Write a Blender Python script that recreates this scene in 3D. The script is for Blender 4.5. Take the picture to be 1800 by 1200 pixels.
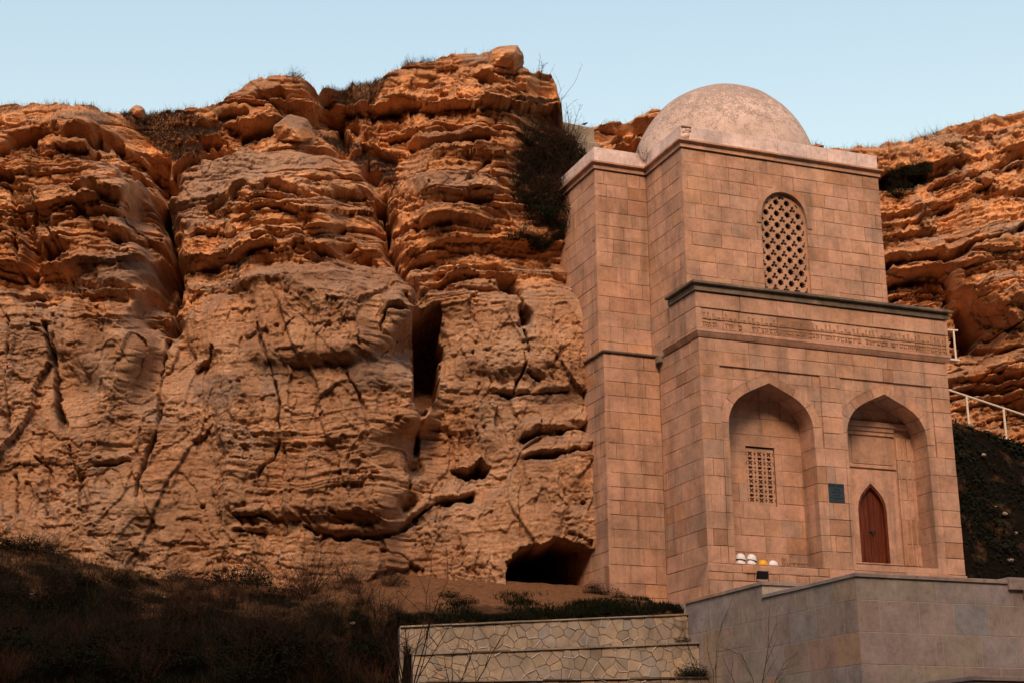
import bpy, bmesh, math, random
import numpy as np
from mathutils import Vector, Matrix
from mathutils.geometry import delaunay_2d_cdt

for o in list(bpy.data.objects):
    bpy.data.objects.remove(o, do_unlink=True)
SC = bpy.context.scene
COL = SC.collection
R = math.radians

# ------------------------------------------------------------------ camera
CP = np.array([-19.319, -35.594, -5.874])
YAW, PITCH, ROLL, FPX = .373, .287, -.009, 2739.4
FW = np.array([math.sin(YAW)*math.cos(PITCH), math.cos(YAW)*math.cos(PITCH), math.sin(PITCH)])
_rt = np.array([math.cos(YAW), -math.sin(YAW), 0.]); _up = np.cross(_rt, FW)
RT = _rt*math.cos(ROLL) + _up*math.sin(ROLL)
UP = -_rt*math.sin(ROLL) + _up*math.cos(ROLL)
cam = bpy.data.objects.new('camera', bpy.data.cameras.new('camera'))
COL.objects.link(cam)
cam.data.sensor_width = 36
cam.data.lens = FPX/1800*36
cam.data.clip_start = .5
cam.data.clip_end = 6000
m = Matrix.Identity(4)
for i in range(3):
    m[i][0] = RT[i]; m[i][1] = UP[i]; m[i][2] = -FW[i]; m[i][3] = CP[i]
cam.matrix_world = m
SC.camera = cam
SC.render.resolution_x, SC.render.resolution_y = 1024, 682

# ------------------------------------------------------------------ sky and sun (dusk, soft western glow behind the camera)
SUN_AZ, SUN_EL = R(207), R(40)          # azimuth clockwise from +Y, where the glow stands
world = bpy.data.worlds.new('World'); SC.world = world
world.use_nodes = True
nt = world.node_tree; nt.nodes.clear()
out = nt.nodes.new('ShaderNodeOutputWorld'); bg = nt.nodes.new('ShaderNodeBackground')
sky = nt.nodes.new('ShaderNodeTexSky')
sky.sky_type = 'NISHITA'; sky.sun_disc = False
sky.sun_elevation = SUN_EL; sky.sun_rotation = SUN_AZ
sky.altitude = 300; sky.air_density = 2.8; sky.dust_density = 3.0; sky.ozone_density = 1.0
bg.inputs['Strength'].default_value = .13
tn = nt.nodes.new('ShaderNodeMix'); tn.data_type = 'RGBA'; tn.blend_type = 'MULTIPLY'; tn.inputs[0].default_value = 1
tn.inputs[7].default_value = (1.03, 1.01, 1.09, 1)
nt.links.new(sky.outputs[0], tn.inputs[6]); nt.links.new(tn.outputs[2], bg.inputs[0]); nt.links.new(bg.outputs[0], out.inputs[0])
sun = bpy.data.objects.new('sun', bpy.data.lights.new('sun', 'SUN')); COL.objects.link(sun)
sun.data.energy = 2.7; sun.data.angle = R(22); sun.data.color = (1, .665, .43)
sd = Vector((math.sin(SUN_AZ)*math.cos(SUN_EL), math.cos(SUN_AZ)*math.cos(SUN_EL), math.sin(SUN_EL)))
sun.rotation_euler = sd.to_track_quat('Z', 'Y').to_euler()
SC.view_settings.view_transform = 'Standard'; SC.view_settings.look = 'None'
SC.view_settings.exposure = .6; SC.view_settings.gamma = 1; SC.view_settings.use_curve_mapping = False
SC.render.engine = 'CYCLES'
SC.cycles.use_denoising = True
SC.cycles.max_bounces = 5; SC.cycles.diffuse_bounces = 3

# ------------------------------------------------------------------ helpers
def ray(px, py): return FW + RT*((px-900)/FPX) + UP*((600-py)/FPX)
def aty(px, py, y): d = ray(px, py); return CP + d*((y-CP[1])/d[1])
def atx(px, py, x): d = ray(px, py); return CP + d*((x-CP[0])/d[0])
def proj(P):
    d = P - CP; w = d@FW
    return 900 + FPX*(d@RT)/w, 600 - FPX*(d@UP)/w

def mesh_from(name, V, F, mat=None, smooth=False):
    me = bpy.data.meshes.new(name)
    me.from_pydata([tuple(v) for v in V], [], [tuple(f) for f in F]); me.update()
    if mat: me.materials.append(mat)
    if smooth: me.polygons.foreach_set('use_smooth', [True]*len(me.polygons))
    return me

def link(name, me, parent=None):
    o = bpy.data.objects.new(name, me); COL.objects.link(o)
    if parent: o.parent = parent
    return o

def empty(name, loc=(0, 0, 0)):
    o = bpy.data.objects.new(name, None); COL.objects.link(o); o.location = loc
    o.empty_display_size = .2
    return o

def tag(o, label=None, cat=None, group=None, kind=None):
    if label: o['label'] = label
    if cat: o['category'] = cat
    if group: o['group'] = group
    if kind: o['kind'] = kind
    return o

def attr(me, name, val):
    a = me.attributes.new(name, 'FLOAT', 'POINT')
    n = len(me.vertices)
    a.data.foreach_set('value', np.full(n, val, np.float32) if np.isscalar(val) else np.asarray(val, np.float32))

class MB:
    """collects simple solids"""
    def __init__(s): s.V = []; s.F = []
    def add(s, V, F):
        b = len(s.V); s.V += [tuple(v) for v in V]; s.F += [tuple(i+b for i in f) for f in F]; return s
    def box(s, a, b):
        x0, y0, z0 = a; x1, y1, z1 = b
        return s.add([(x0,y0,z0),(x1,y0,z0),(x1,y1,z0),(x0,y1,z0),(x0,y0,z1),(x1,y0,z1),(x1,y1,z1),(x0,y1,z1)],
                     [(0,3,2,1),(4,5,6,7),(0,1,5,4),(1,2,6,5),(2,3,7,6),(3,0,4,7)])
    def tube(s, pts, r, n=6, r1=None, cap=True):
        pts = [Vector(p) for p in pts]; k = len(pts); b = len(s.V)
        r1 = r if r1 is None else r1
        for i, p in enumerate(pts):
            t = (pts[min(i+1, k-1)] - pts[max(i-1, 0)]).normalized()
            a = t.orthogonal().normalized() if abs(t.z) > .95 else t.cross(Vector((0, 0, 1))).normalized()
            c = t.cross(a); rr = r + (r1-r)*i/max(1, k-1)
            for j in range(n):
                w = 2*math.pi*j/n
                s.V.append(tuple(p + a*(rr*math.cos(w)) + c*(rr*math.sin(w))))
        for i in range(k-1):
            for j in range(n):
                s.F.append((b+i*n+j, b+i*n+(j+1) % n, b+(i+1)*n+(j+1) % n, b+(i+1)*n+j))
        if cap:
            s.F.append(tuple(b+j for j in range(n))[::-1]); s.F.append(tuple(b+(k-1)*n+j for j in range(n)))
        return s
    def build(s, name, mat, parent=None, smooth=False, rnd=None):
        me = mesh_from(name, s.V, s.F, mat, smooth)
        if rnd is not None: attr(me, 'rnd', rnd)
        return link(name, me, parent)

# ---- noise
def _h(ix, iy, seed):
    h = (ix.astype(np.int64)*374761393 + iy.astype(np.int64)*668265263 + seed*1274126177) & 0xFFFFFFFF
    h = ((h ^ (h >> 13))*1274126177) & 0xFFFFFFFF
    h = ((h ^ (h >> 16))*2246822519) & 0xFFFFFFFF
    return ((h ^ (h >> 15)) & 0xFFFFFF)/float(0xFFFFFF)
def vn(x, y, seed=0):
    ix, iy = np.floor(x), np.floor(y); fx, fy = x-ix, y-iy
    fx = fx*fx*fx*(fx*(fx*6-15)+10); fy = fy*fy*fy*(fy*(fy*6-15)+10)
    a, b = _h(ix, iy, seed), _h(ix+1, iy, seed); c, d = _h(ix, iy+1, seed), _h(ix+1, iy+1, seed)
    return ((a+(b-a)*fx) + ((c+(d-c)*fx) - (a+(b-a)*fx))*fy)*2-1
def fbm(x, y, seed=0, oct=4, gain=.5):
    s = np.zeros_like(x); a = 1.; f = 1.; t = 0
    for i in range(oct):
        s += a*vn(x*f+i*17.3, y*f-i*9.1, seed+i*31); t += a; a *= gain; f *= 2.03
    return s/t
def worley(x, y, seed=0):
    ix, iy = np.floor(x), np.floor(y)
    d1 = np.full(x.shape, 9.); d2 = np.full(x.shape, 9.)
    cx = np.zeros_like(x); cy = np.zeros_like(x); rid = np.zeros_like(x)
    for i in (-1, 0, 1):
        for j in (-1, 0, 1):
            jx, jy = ix+i, iy+j
            qx = jx + _h(jx, jy, seed); qy = jy + _h(jx, jy, seed+7)
            d = np.hypot(x-qx, y-qy)
            near = d < d1
            d2 = np.where(near, d1, np.minimum(d2, d))
            cx = np.where(near, qx, cx); cy = np.where(near, qy, cy)
            rid = np.where(near, _h(jx, jy, seed+13), rid)
            d1 = np.where(near, d, d1)
    return d1, d2, cx, cy, rid
def sstep(a, b, x):
    t = np.clip((x-a)/(b-a), 0, 1); return t*t*(3-2*t)

# ------------------------------------------------------------------ materials
def new_mat(name, rough=.9):
    mt = bpy.data.materials.new(name); mt.use_nodes = True
    b = mt.node_tree.nodes['Principled BSDF']
    b.inputs['Roughness'].default_value = rough
    b.inputs['Specular IOR Level'].default_value = .25
    return mt, mt.node_tree, b
def N(nt, t, **k):
    n = nt.nodes.new(t)
    for a, v in k.items(): setattr(n, a, v)
    return n
def noise(nt, co, scale, detail=4, rough=.55, vec=None):
    n = N(nt, 'ShaderNodeTexNoise'); n.inputs['Scale'].default_value = scale
    n.inputs['Detail'].default_value = detail; n.inputs['Roughness'].default_value = rough
    if vec:
        mp = N(nt, 'ShaderNodeMapping'); mp.inputs['Scale'].default_value = vec
        nt.links.new(co, mp.inputs[0]); co = mp.outputs[0]
    nt.links.new(co, n.inputs['Vector'])
    return n.outputs[0]
def ramp(nt, fac, stops):
    r = N(nt, 'ShaderNodeValToRGB'); e = r.color_ramp.elements
    e[0].position, e[0].color = stops[0][0], (*stops[0][1], 1)
    e[1].position, e[1].color = stops[-1][0], (*stops[-1][1], 1)
    for p, c in stops[1:-1]:
        x = e.new(p); x.color = (*c, 1)
    nt.links.new(fac, r.inputs[0]); return r.outputs[0]
def g(v): return (v, v, v)
def mix(nt, fac, a, b, mode='MIX'):
    n = N(nt, 'ShaderNodeMix', data_type='RGBA', blend_type=mode)
    for s, v in ((0, fac), (6, a), (7, b)):
        if isinstance(v, (int, float)): n.inputs[s].default_value = v
        elif isinstance(v, tuple): n.inputs[s].default_value = (*v, 1)
        else: nt.links.new(v, n.inputs[s])
    return n.outputs[2]
def bump(nt, bsdf, h, strength=.4, dist=.02, prev=None):
    n = N(nt, 'ShaderNodeBump'); n.inputs['Strength'].default_value = strength; n.inputs['Distance'].default_value = dist
    nt.links.new(h, n.inputs['Height'])
    if prev: nt.links.new(prev, n.inputs['Normal'])
    nt.links.new(n.outputs[0], bsdf.inputs['Normal']); return n.outputs[0]
def wpos(nt): return N(nt, 'ShaderNodeNewGeometry').outputs['Position']
def getattr_(nt, name): return N(nt, 'ShaderNodeAttribute', attribute_name=name).outputs['Fac']

def stone_mat(name, stops, stain=(.13, .095, .07), stain_amt=.6, grain=1., pits=.0):
    mt, t, b = new_mat(name)
    co = wpos(t); rn = getattr_(t, 'rnd')
    base = ramp(t, rn, stops)
    n1 = noise(t, co, 1.3, 5, .6); n2 = noise(t, co, 9, 6, .65); n3 = noise(t, co, 55, 3, .6)
    c = mix(t, .8, base, ramp(t, n1, [(.3, g(.62)), (.5, g(1.)), (.7, g(1.25))]), 'MULTIPLY')
    c = mix(t, .8, c, ramp(t, n2, [(.25, g(.72)), (.5, g(1.0)), (.8, g(1.18))]), 'MULTIPLY')
    c = mix(t, .7, c, ramp(t, n3, [(.25, g(.78)), (.75, g(1.15))]), 'MULTIPLY')
    st = noise(t, co, 1., 5, .6, (2.6, 2.6, .22)); st2 = noise(t, co, .5, 3, .5)
    f = ramp(t, st, [(.50, g(0)), (.68, g(1))]); f2 = ramp(t, st2, [(.36, g(.15)), (.58, g(1))])
    f = mix(t, 1, f, f2, 'MULTIPLY')
    k = mix(t, 1, f, g(stain_amt), 'MULTIPLY')
    c = mix(t, k, c, stain)
    t.links.new(c, b.inputs['Base Color'])
    vo = N(t, 'ShaderNodeTexVoronoi'); vo.inputs['Scale'].default_value = 5.5; t.links.new(co, vo.inputs['Vector'])
    pk = ramp(t, vo.outputs['Distance'], [(.045, g(1)), (.085, g(0))])
    pm = mix(t, 1, pk, ramp(t, noise(t, co, .7, 2), [(.48, g(0)), (.56, g(1))]), 'MULTIPLY')
    n5 = noise(t, co, 3.2, 7, .75)
    c = mix(t, .75, c, ramp(t, n5, [(.3, g(.68)), (.45, g(1.0)), (.72, g(1.22))]), 'MULTIPLY')
    c = mix(t, ramp(t, noise(t, co, 1., 6, .7, (1.5, 1.5, .8)), [(.60, g(0)), (.70, g(.3))]), c, (.56, .42, .33))
    c = mix(t, pm, c, (.07, .04, .025))
    t.links.new(c, b.inputs['Base Color'])
    h = mix(t, .5, n2, n3); h = mix(t, .35, h, n5)
    bump(t, b, h, .5*grain, .03)
    return mt

PINK = [(0, (0.308, 0.161, 0.095)), (.1, (0.462, 0.255, 0.172)), (.22, (0.391, 0.228, 0.155)), (.34, (0.503, 0.284, 0.198)), (.46, (0.422, 0.246, 0.164)), (.58, (0.462, 0.253, 0.154)),
        (.7, (0.453, 0.270, 0.191)), (.82, (0.503, 0.270, 0.172)), (.91, (0.370, 0.239, 0.176)), (1, (0.431, 0.212, 0.111))]
M_STONE = stone_mat('ashlar_sandstone', PINK)
M_PARA = stone_mat('parapet_stone', [(0, (0.623, 0.481, 0.444)), (.5, (0.685, 0.527, 0.484)), (1, (0.581, 0.458, 0.431))], (0.228, 0.184, 0.169), .5)
M_GREY = stone_mat('weathered_ledge_stone', [(0, (0.125, 0.094, 0.069)), (.5, (0.188, 0.140, 0.103)), (1, (0.106, 0.081, 0.060))], (0.044, 0.034, 0.025), .75)
M_TERR = stone_mat('terrace_cladding', [(0, (0.305, 0.212, 0.163)), (.2, (0.276, 0.206, 0.180)), (.4, (0.305, 0.235, 0.211)), (.55, (0.261, 0.206, 0.157)), (.7, (0.276, 0.229, 0.219)), (.85, (0.305, 0.244, 0.180)), (.95, (0.392, 0.197, 0.116)), (1, (0.246, 0.229, 0.227))], (0.175, 0.137, 0.116), .3, .6)
M_RUB = stone_mat('rubble_facing', [(0, (0.261, 0.210, 0.160)), (.25, (0.383, 0.286, 0.199)), (.5, (0.314, 0.260, 0.208)), (.75, (0.401, 0.282, 0.185)), (1, (0.270, 0.242, 0.220))], (0.131, 0.107, 0.087), .35)

def plain_mat(name, col, rough=.9, n=6., amt=.5, bmp=.3):
    mt, t, b = new_mat(name, rough)
    co = wpos(t); a = noise(t, co, n, 5, .6)
    c = mix(t, amt, col, ramp(t, a, [(.25, g(.5)), (.75, g(1.4))]), 'MULTIPLY')
    t.links.new(c, b.inputs['Base Color']); bump(t, b, noise(t, co, n*5, 4), bmp, .01)
    return mt
M_MORTAR = plain_mat('joint_mortar', (.27, .15, .092))
M_CORE = plain_mat('plastered_core', (.40, .235, .145), n=3)
M_GROUT = plain_mat('pale_grout', (.42, .34, .29))
M_POINT = plain_mat('pale_pointing', (.50, .42, .37))
M_RMORT = plain_mat('rubble_mortar', (.24, .185, .145), n=2.5, amt=.8)
M_WHITE = plain_mat('cream_painted_metal', (.62, .52, .44), .5, 8, .25, .05)
M_TWIG = plain_mat('dry_twigs', (.03, .018, .013), .95, 12, .6, 0)
M_TWIG2 = plain_mat('reddish_twigs', (.055, .025, .016), .95, 12, .6, 0)
M_PALE = plain_mat('pale_stems', (.22, .16, .12), .95, 12, .5, 0)
M_LEAF = plain_mat('dark_leaves', (.010, .012, .007), .8, 3, .8, 0)
M_GRASS = plain_mat('dark_grass', (.011, .013, .006), .9, 2, .8, 0)
M_DRY = plain_mat('dry_grass', (.06, .034, .019), .95, 3, .8, 0)
M_BLACK = plain_mat('black_plastic', (.008, .008, .009), .4, 8, .2, 0)
M_HAT = plain_mat('white_plastic_shell', (.72, .70, .72), .35, 8, .15, 0)
M_YEL = plain_mat('yellow_plastic_shell', (.75, .36, .015), .35, 8, .15, 0)
M_METAL = plain_mat('dark_iron', (.03, .027, .025), .45, 20, .3, .1)

def rock_mat():
    mt, t, b = new_mat('layered_sandstone', .95)
    co = wpos(t)
    tint = getattr_(t, 'tint'); cr = getattr_(t, 'crust'); low = getattr_(t, 'dust')
    c = ramp(t, tint, [(0, (0.361, 0.145, 0.057)), (.25, (0.518, 0.227, 0.093)), (.5, (0.597, 0.282, 0.121)), (.72, (0.486, 0.227, 0.104)), (1, (0.627, 0.334, 0.166))])
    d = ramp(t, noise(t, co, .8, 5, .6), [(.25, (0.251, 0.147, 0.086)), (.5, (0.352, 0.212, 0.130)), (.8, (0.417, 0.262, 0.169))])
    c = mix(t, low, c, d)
    n1 = noise(t, co, 1.6, 6, .65); n2 = noise(t, co, 11, 6, .7); n3 = noise(t, co, 42, 4, .65)
    c = mix(t, .7, c, ramp(t, n1, [(.25, g(.6)), (.7, g(1.25))]), 'MULTIPLY')
    c = mix(t, .7, c, ramp(t, n2, [(.28, g(.62)), (.6, g(1.35))]), 'MULTIPLY')
    # weathered grey crust
    gc = ramp(t, n2, [(.3, (0.136, 0.097, 0.076)), (.55, (0.240, 0.172, 0.133)), (.8, (0.344, 0.250, 0.194))])
    fa = mix(t, 1, cr, ramp(t, n2, [(.3, g(.55)), (.6, g(1.))]), 'MULTIPLY')
    c = mix(t, fa, c, gc)
    nb = noise(t, co, .35, 4, .6)
    c = mix(t, ramp(t, nb, [(.46, g(0)), (.64, g(.5))]), c, (.22, .095, .042))
    # vertical mineral streaks
    st = noise(t, co, 1., 5, .6, (3.2, 3.2, .3))
    c = mix(t, ramp(t, st, [(.58, g(0)), (.75, g(.5))]), c, (.16, .075, .04))
    t.links.new(c, b.inputs['Base Color'])
    n4 = noise(t, co, 1., 5, .7, (9, 9, 34))
    p = bump(t, b, n2, .55, .06); p = bump(t, b, n4, .32, .035, p); bump(t, b, n3, .8, .025, p)
    c = mix(t, .5, c, ramp(t, n4, [(.28, g(.45)), (.40, g(1.0)), (.7, g(1.25))]), 'MULTIPLY')
    c = mix(t, .45, c, ramp(t, n3, [(.3, g(.55)), (.58, g(1.2))]), 'MULTIPLY')
    t.links.new(c, b.inputs['Base Color'])
    return mt
M_ROCK = rock_mat()

def soil_mat():
    mt, t, b = new_mat('hillside_soil', .98)
    co = wpos(t)
    veg = getattr_(t, 'veg')
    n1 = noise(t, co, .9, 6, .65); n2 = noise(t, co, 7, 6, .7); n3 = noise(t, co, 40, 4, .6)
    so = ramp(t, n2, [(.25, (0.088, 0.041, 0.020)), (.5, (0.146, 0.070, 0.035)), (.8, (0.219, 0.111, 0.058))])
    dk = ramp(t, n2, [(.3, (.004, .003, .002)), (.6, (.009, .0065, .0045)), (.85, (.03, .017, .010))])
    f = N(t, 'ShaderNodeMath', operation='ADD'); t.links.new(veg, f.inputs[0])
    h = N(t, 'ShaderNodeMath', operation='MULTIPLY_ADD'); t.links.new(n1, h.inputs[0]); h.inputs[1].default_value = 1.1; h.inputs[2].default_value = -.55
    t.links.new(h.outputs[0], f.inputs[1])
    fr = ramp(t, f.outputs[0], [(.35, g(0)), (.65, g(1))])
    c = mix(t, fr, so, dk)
    c = mix(t, .6, c, ramp(t, n3, [(.3, g(.6)), (.7, g(1.3))]), 'MULTIPLY')
    t.links.new(c, b.inputs['Base Color']); bump(t, b, n2, .6, .08)
    return mt
M_SOIL = soil_mat()
for m_ in (M_SOIL, M_TWIG, M_TWIG2, M_LEAF, M_GRASS, M_DRY): m_.node_tree.nodes['Principled BSDF'].inputs['Specular IOR Level'].default_value = .02

def wood_mat():
    mt, t, b = new_mat('varnished_red_wood', .42)
    co = wpos(t)
    a = noise(t, co, 1, 6, .6, (16, 16, .9)); a2 = noise(t, co, 3, 3)
    c = ramp(t, a, [(.25, (.05, .010, .006)), (.5, (.11, .024, .010)), (.75, (.19, .05, .02))])
    c = mix(t, .5, c, ramp(t, a2, [(.3, g(.6)), (.7, g(1.2))]), 'MULTIPLY')
    t.links.new(c, b.inputs['Base Color']); bump(t, b, a, .3, .01)
    return mt
M_WOOD = wood_mat()

def dome_mat():
    mt, t, b = new_mat('weathered_dome_plaster', .95)
    co = wpos(t)
    n1 = noise(t, co, 1.1, 6, .65); n2 = noise(t, co, 19, 5, .8); n3 = noise(t, co, 4, 6, .7)
    c = ramp(t, n1, [(.3, (.43, .315, .265)), (.6, (.57, .425, .365)), (.8, (.65, .505, .445))])
    sx = N(t, 'ShaderNodeSeparateXYZ'); t.links.new(co, sx.inputs[0])
    mr = N(t, 'ShaderNodeMapRange'); t.links.new(sx.outputs[2], mr.inputs[0])
    mr.inputs[1].default_value = 12.7; mr.inputs[2].default_value = 15.4; mr.inputs[3].default_value = -.10; mr.inputs[4].default_value = .13
    ad = N(t, 'ShaderNodeMath', operation='ADD'); t.links.new(n2, ad.inputs[0]); t.links.new(mr.outputs[0], ad.inputs[1])
    ad2 = N(t, 'ShaderNodeMath', operation='MULTIPLY_ADD'); t.links.new(n3, ad2.inputs[0]); ad2.inputs[1].default_value = .6; t.links.new(ad.outputs[0], ad2.inputs[2])
    f = ramp(t, ad2.outputs[0], [(.74, g(0)), (.85, g(.7))])
    c = mix(t, f, c, (.17, .125, .10))
    t.links.new(c, b.inputs['Base Color']); bump(t, b, n2, .5, .03)
    return mt
M_DOME = dome_mat()

# ================================================================== CLIFFS
def grid_mesh(name, P, mat, attrs):
    nr, nc = P.shape[:2]
    V = P.reshape(-1, 3).astype(np.float32)
    idx = np.arange(nr*nc).reshape(nr, nc)
    q = np.stack([idx[:-1, :-1], idx[:-1, 1:], idx[1:, 1:], idx[1:, :-1]], -1).reshape(-1, 4)
    me = bpy.data.meshes.new(name)
    me.vertices.add(len(V)); me.vertices.foreach_set('co', V.ravel())
    me.loops.add(q.size); me.loops.foreach_set('vertex_index', q.ravel().astype(np.int32))
    me.polygons.add(len(q)); me.polygons.foreach_set('loop_start', np.arange(0, q.size, 4, dtype=np.int32))
    me.polygons.foreach_set('use_smooth', np.ones(len(q), bool))
    me.update(calc_edges=True); me.validate()
    me.materials.append(mat)
    for k, a in attrs.items(): attr(me, k, a.ravel())
    return link(name, me)

def seg_dist(u, v, poly):
    d = np.full(u.shape, 1e9)
    for (x0, y0), (x1, y1) in zip(poly[:-1], poly[1:]):
        dx, dy = x1-x0, y1-y0; L = dx*dx+dy*dy+1e-9
        t = np.clip(((u-x0)*dx+(v-y0)*dy)/L, 0, 1)
        d = np.minimum(d, np.hypot(u-x0-t*dx, v-y0-t*dy))
    return d
def in_poly(u, v, poly):
    c = np.zeros(u.shape, bool); n = len(poly)
    for i in range(n):
        x0, y0 = poly[i]; x1, y1 = poly[(i+1) % n]
        k = ((y0 > v) != (y1 > v)) & (u < (x1-x0)*(v-y0)/(y1-y0+1e-12)+x0)
        c ^= k
    return c

def plates(f, n, soft):
    """spalled sheets: a smooth field cut into steps with thin broken edges"""
    q = f*n; k = np.floor(q); r = q-k
    return (k + sstep(1-soft, 1, r))/n

def layers(q, s, rng, tmin, tmax, amp, seed, qlo, qhi, groove=.03):
    """bedded rock: uneven beds in broken blocks, thin dark partings, some soft beds worn back"""
    e = [qlo]
    while e[-1] < qhi: e.append(e[-1] + tmin + (tmax-tmin)*rng.random()**2.2)
    e = np.array(e); k = np.clip(np.searchsorted(e, q)-1, 0, len(e)-2)
    th = (e[k+1]-e[k]); up = q-e[k]; dn = e[k+1]-q
    base = np.array([rng.uniform(-1, 1) for _ in e])[k]
    soft = np.array([1. if rng.random() < .28 else 0. for _ in e])[k]
    kk = k.astype(float)
    al = vn(s*.45, kk*13.7, seed) + .55*vn(s*1.5, kk*7.3, seed+5)
    al = .55*plates(al, 2.2, .06) + .45*al + .16*plates(vn(s*4.2, kk*3.1, seed+9), 2, .1)
    d = amp*(.5*base + .8*al)
    d -= soft*amp*1.5*np.minimum(1, th/.3)*(1-np.clip(1-np.minimum(up, dn)/(.35*th+.02), 0, 1)**2*.6)
    gate = sstep(-.35, .25, vn(s*.7, kk*5.1, seed+3))
    d -= amp*1.0*gate*np.exp(-(up/(1.3*groove))**4)
    d -= amp*.12*np.exp(-(dn/(groove*.8))**2)
    tint = np.array([rng.random() for _ in e])[k]
    return d, tint

def facets(s, z, scx, scz, seed, amp, tilt):
    d1, d2, cx, cy, rid = worley(s/scx, z/scz, seed)
    a = (_h(np.floor(cx*97), np.floor(cy*89), seed)*2-1)*tilt; b = (_h(np.floor(cx*61), np.floor(cy*113), seed+3)*2-1)*tilt
    f = (rid*2-1)*amp + a*(s/scx-cx)*scx + b*(z/scz-cy)*scz
    edge = sstep(.07, 0, d2-d1)
    return f, edge, rid

def hash_(poly): return (poly[0][0]*13.7+poly[0][1]*7.1) % 97

def build_cliff(name, xs, yref, sky_px, macro, cracks, holes, strata, zbot, n_rows, nrm, seed, tilt, lowline, crust_pts, step_fix=3):
    rng = random.Random(seed)
    # skyline in world
    pts = []
    for (x0, y0), (x1, y1) in zip(sky_px[:-1], sky_px[1:]):
        n = max(2, int(math.hypot(x1-x0, y1-y0)/4))
        for i in range(n): pts.append((x0+(x1-x0)*i/n, y0+(y1-y0)*i/n))
    W = []
    for px, py in pts:
        y = 5.
        for _ in range(40):
            p = aty(px, py, y); y = yref(p[0], p[2])
        W.append(p)
    W = np.array(W); W = W[np.argsort(W[:, 0])]
    ztop = np.interp(xs, W[:, 0], W[:, 2])
    t = np.linspace(0, 1, n_rows)
    X = np.repeat(xs[None, :], n_rows, 0)
    Z = zbot + (ztop[None, :]-zbot)*t[:, None]
    Y = yref(X, Z)
    nv = np.array([nrm[0], nrm[1], 0.]); nv /= np.linalg.norm(nv)
    mp = np.array(macro, float)
    def macro_at(u, v, sig=29.):
        num = np.zeros_like(u); den = np.zeros_like(u)+1e-12
        for a, b, c in mp:
            w = np.exp(-np.clip(((u-a)**2+(v-b)**2)/(2*sig*sig), 0, 60))+1e-9
            num += w*c; den += w
        return 1.55*num/den
    D = np.zeros_like(X)
    for _ in range(step_fix):
        P = np.stack([X+nv[0]*D, Y+nv[1]*D, Z], -1)
        u, v = proj(P)
        D = macro_at(u, v)
    su = np.array(sorted(sky_px)); 
    for _ in range(3):
        tp = np.stack([X[-1]+nv[0]*D[-1], Y[-1]+nv[1]*D[-1], Z[-1]], -1); tu_, tv_ = proj(tp)
        ztop = ztop + np.clip((tv_ - np.interp(tu_, su[:, 0], su[:, 1])), -60, 60)*((tp-CP)@FW)/FPX*.9
        Z = zbot + (ztop[None, :]-zbot)*t[:, None]; Y = yref(X, Z)
        P = np.stack([X+nv[0]*D, Y+nv[1]*D, Z], -1); u, v = proj(P); D = macro_at(u, v)
    ztop = ztop + .10*vn(xs*2.2, xs*0, seed) + .06*vn(xs*7, xs*0, seed+1)
    Z = zbot + (ztop[None, :]-zbot)*t[:, None]; Y = yref(X, Z)
    P = np.stack([X+nv[0]*D, Y+nv[1]*D, Z], -1); u, v = proj(P)
    XO, ZO = X, Z
    # ragged outlines for the drawn features
    uw = u + 6*fbm(X*1.1, Z*1.1, seed+40, 4) + 4*fbm(X*4, Z*4, seed+41, 3)
    vw = v + 5*fbm(X*1.1+9, Z*1.1, seed+42, 4) + 4*fbm(X*4, Z*4+4, seed+43, 3)
    uh = u + 9*fbm(X*.9, Z*.9, seed+44, 4) + 7*plates(fbm(X*2.3, Z*2.3, seed+45, 3), 3, .1)
    vh = v + 9*fbm(X*.9+5, Z*.9, seed+46, 4) + 7*plates(fbm(X*2.3+3, Z*2.3, seed+47, 3), 3, .1)
    F_ = np.zeros_like(D)
    for poly, wd, dp in cracks:
        d = seg_dist(uw, vw, poly)
        sd_ = hash_(poly)
        wv = wd*(.75+.8*vn(X*1.6+sd_, Z*1.6, seed+70)+.3*vn(X*5, Z*5+sd_, seed+71))
        wv = np.maximum(wv, wd*.18)
        flat = abs(poly[-1][0]-poly[0][0]) > 1.5*abs(poly[-1][1]-poly[0][1])
        mod = (.75+.5*vn(X*2.5, Z*2.5+sd_, seed+72))
        if flat:
            lip = seg_dist(uw, vw, [(a, b-1.9*wd) for a, b in poly])
            F_ += .35*dp*np.exp(-(lip/(1.5*wd))**2)
            F_ -= 1.5*dp*mod*np.exp(-(d/(.9*wv))**4)
        elif wd > 9:
            F_ -= 1.2*dp*mod*np.exp(-(d/wv)**2)
        else:
            F_ -= 1.2*dp*mod*np.exp(-(d/(.75*wv))**4)
    hole_m = np.zeros_like(D)
    for poly, dp in holes:
        d = seg_dist(uh, vh, poly+[poly[0]]); ins = in_poly(uh, vh, poly)
        m_ = np.where(ins, sstep(-1, 6, d), 0.)
        bot_ = np.interp(vh, [min(p[1] for p in poly), max(p[1] for p in poly)], [1.15, .75]) if dp < 6 else 1.
        F_ = F_ - dp*m_*bot_; hole_m = np.maximum(hole_m, m_)
    X = X + .85*(D+.8*np.clip(F_, -2.5, 1))
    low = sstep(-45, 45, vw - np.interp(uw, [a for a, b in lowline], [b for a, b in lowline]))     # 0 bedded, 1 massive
    q = Z - tilt*XO + .35*fbm(X*.25, Z*.3, seed+2, 3) + .07*fbm(X*.9, Z*.9, seed+3, 3) + .30*D
    d1, tint1 = layers(q, X, rng, .10, .95, .36, seed+4, q.min()-1, q.max()+1, .035)
    q2 = q + .015*fbm(X*2, Z*2, seed+6, 2)
    d2, tint2 = layers(q2, X, rng, .035, .20, .085, seed+7, q.min()-1, q.max()+1, .016)
    patch = sstep(-.25, .35, fbm(X*.45, Z*.6, seed+8, 3))
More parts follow.
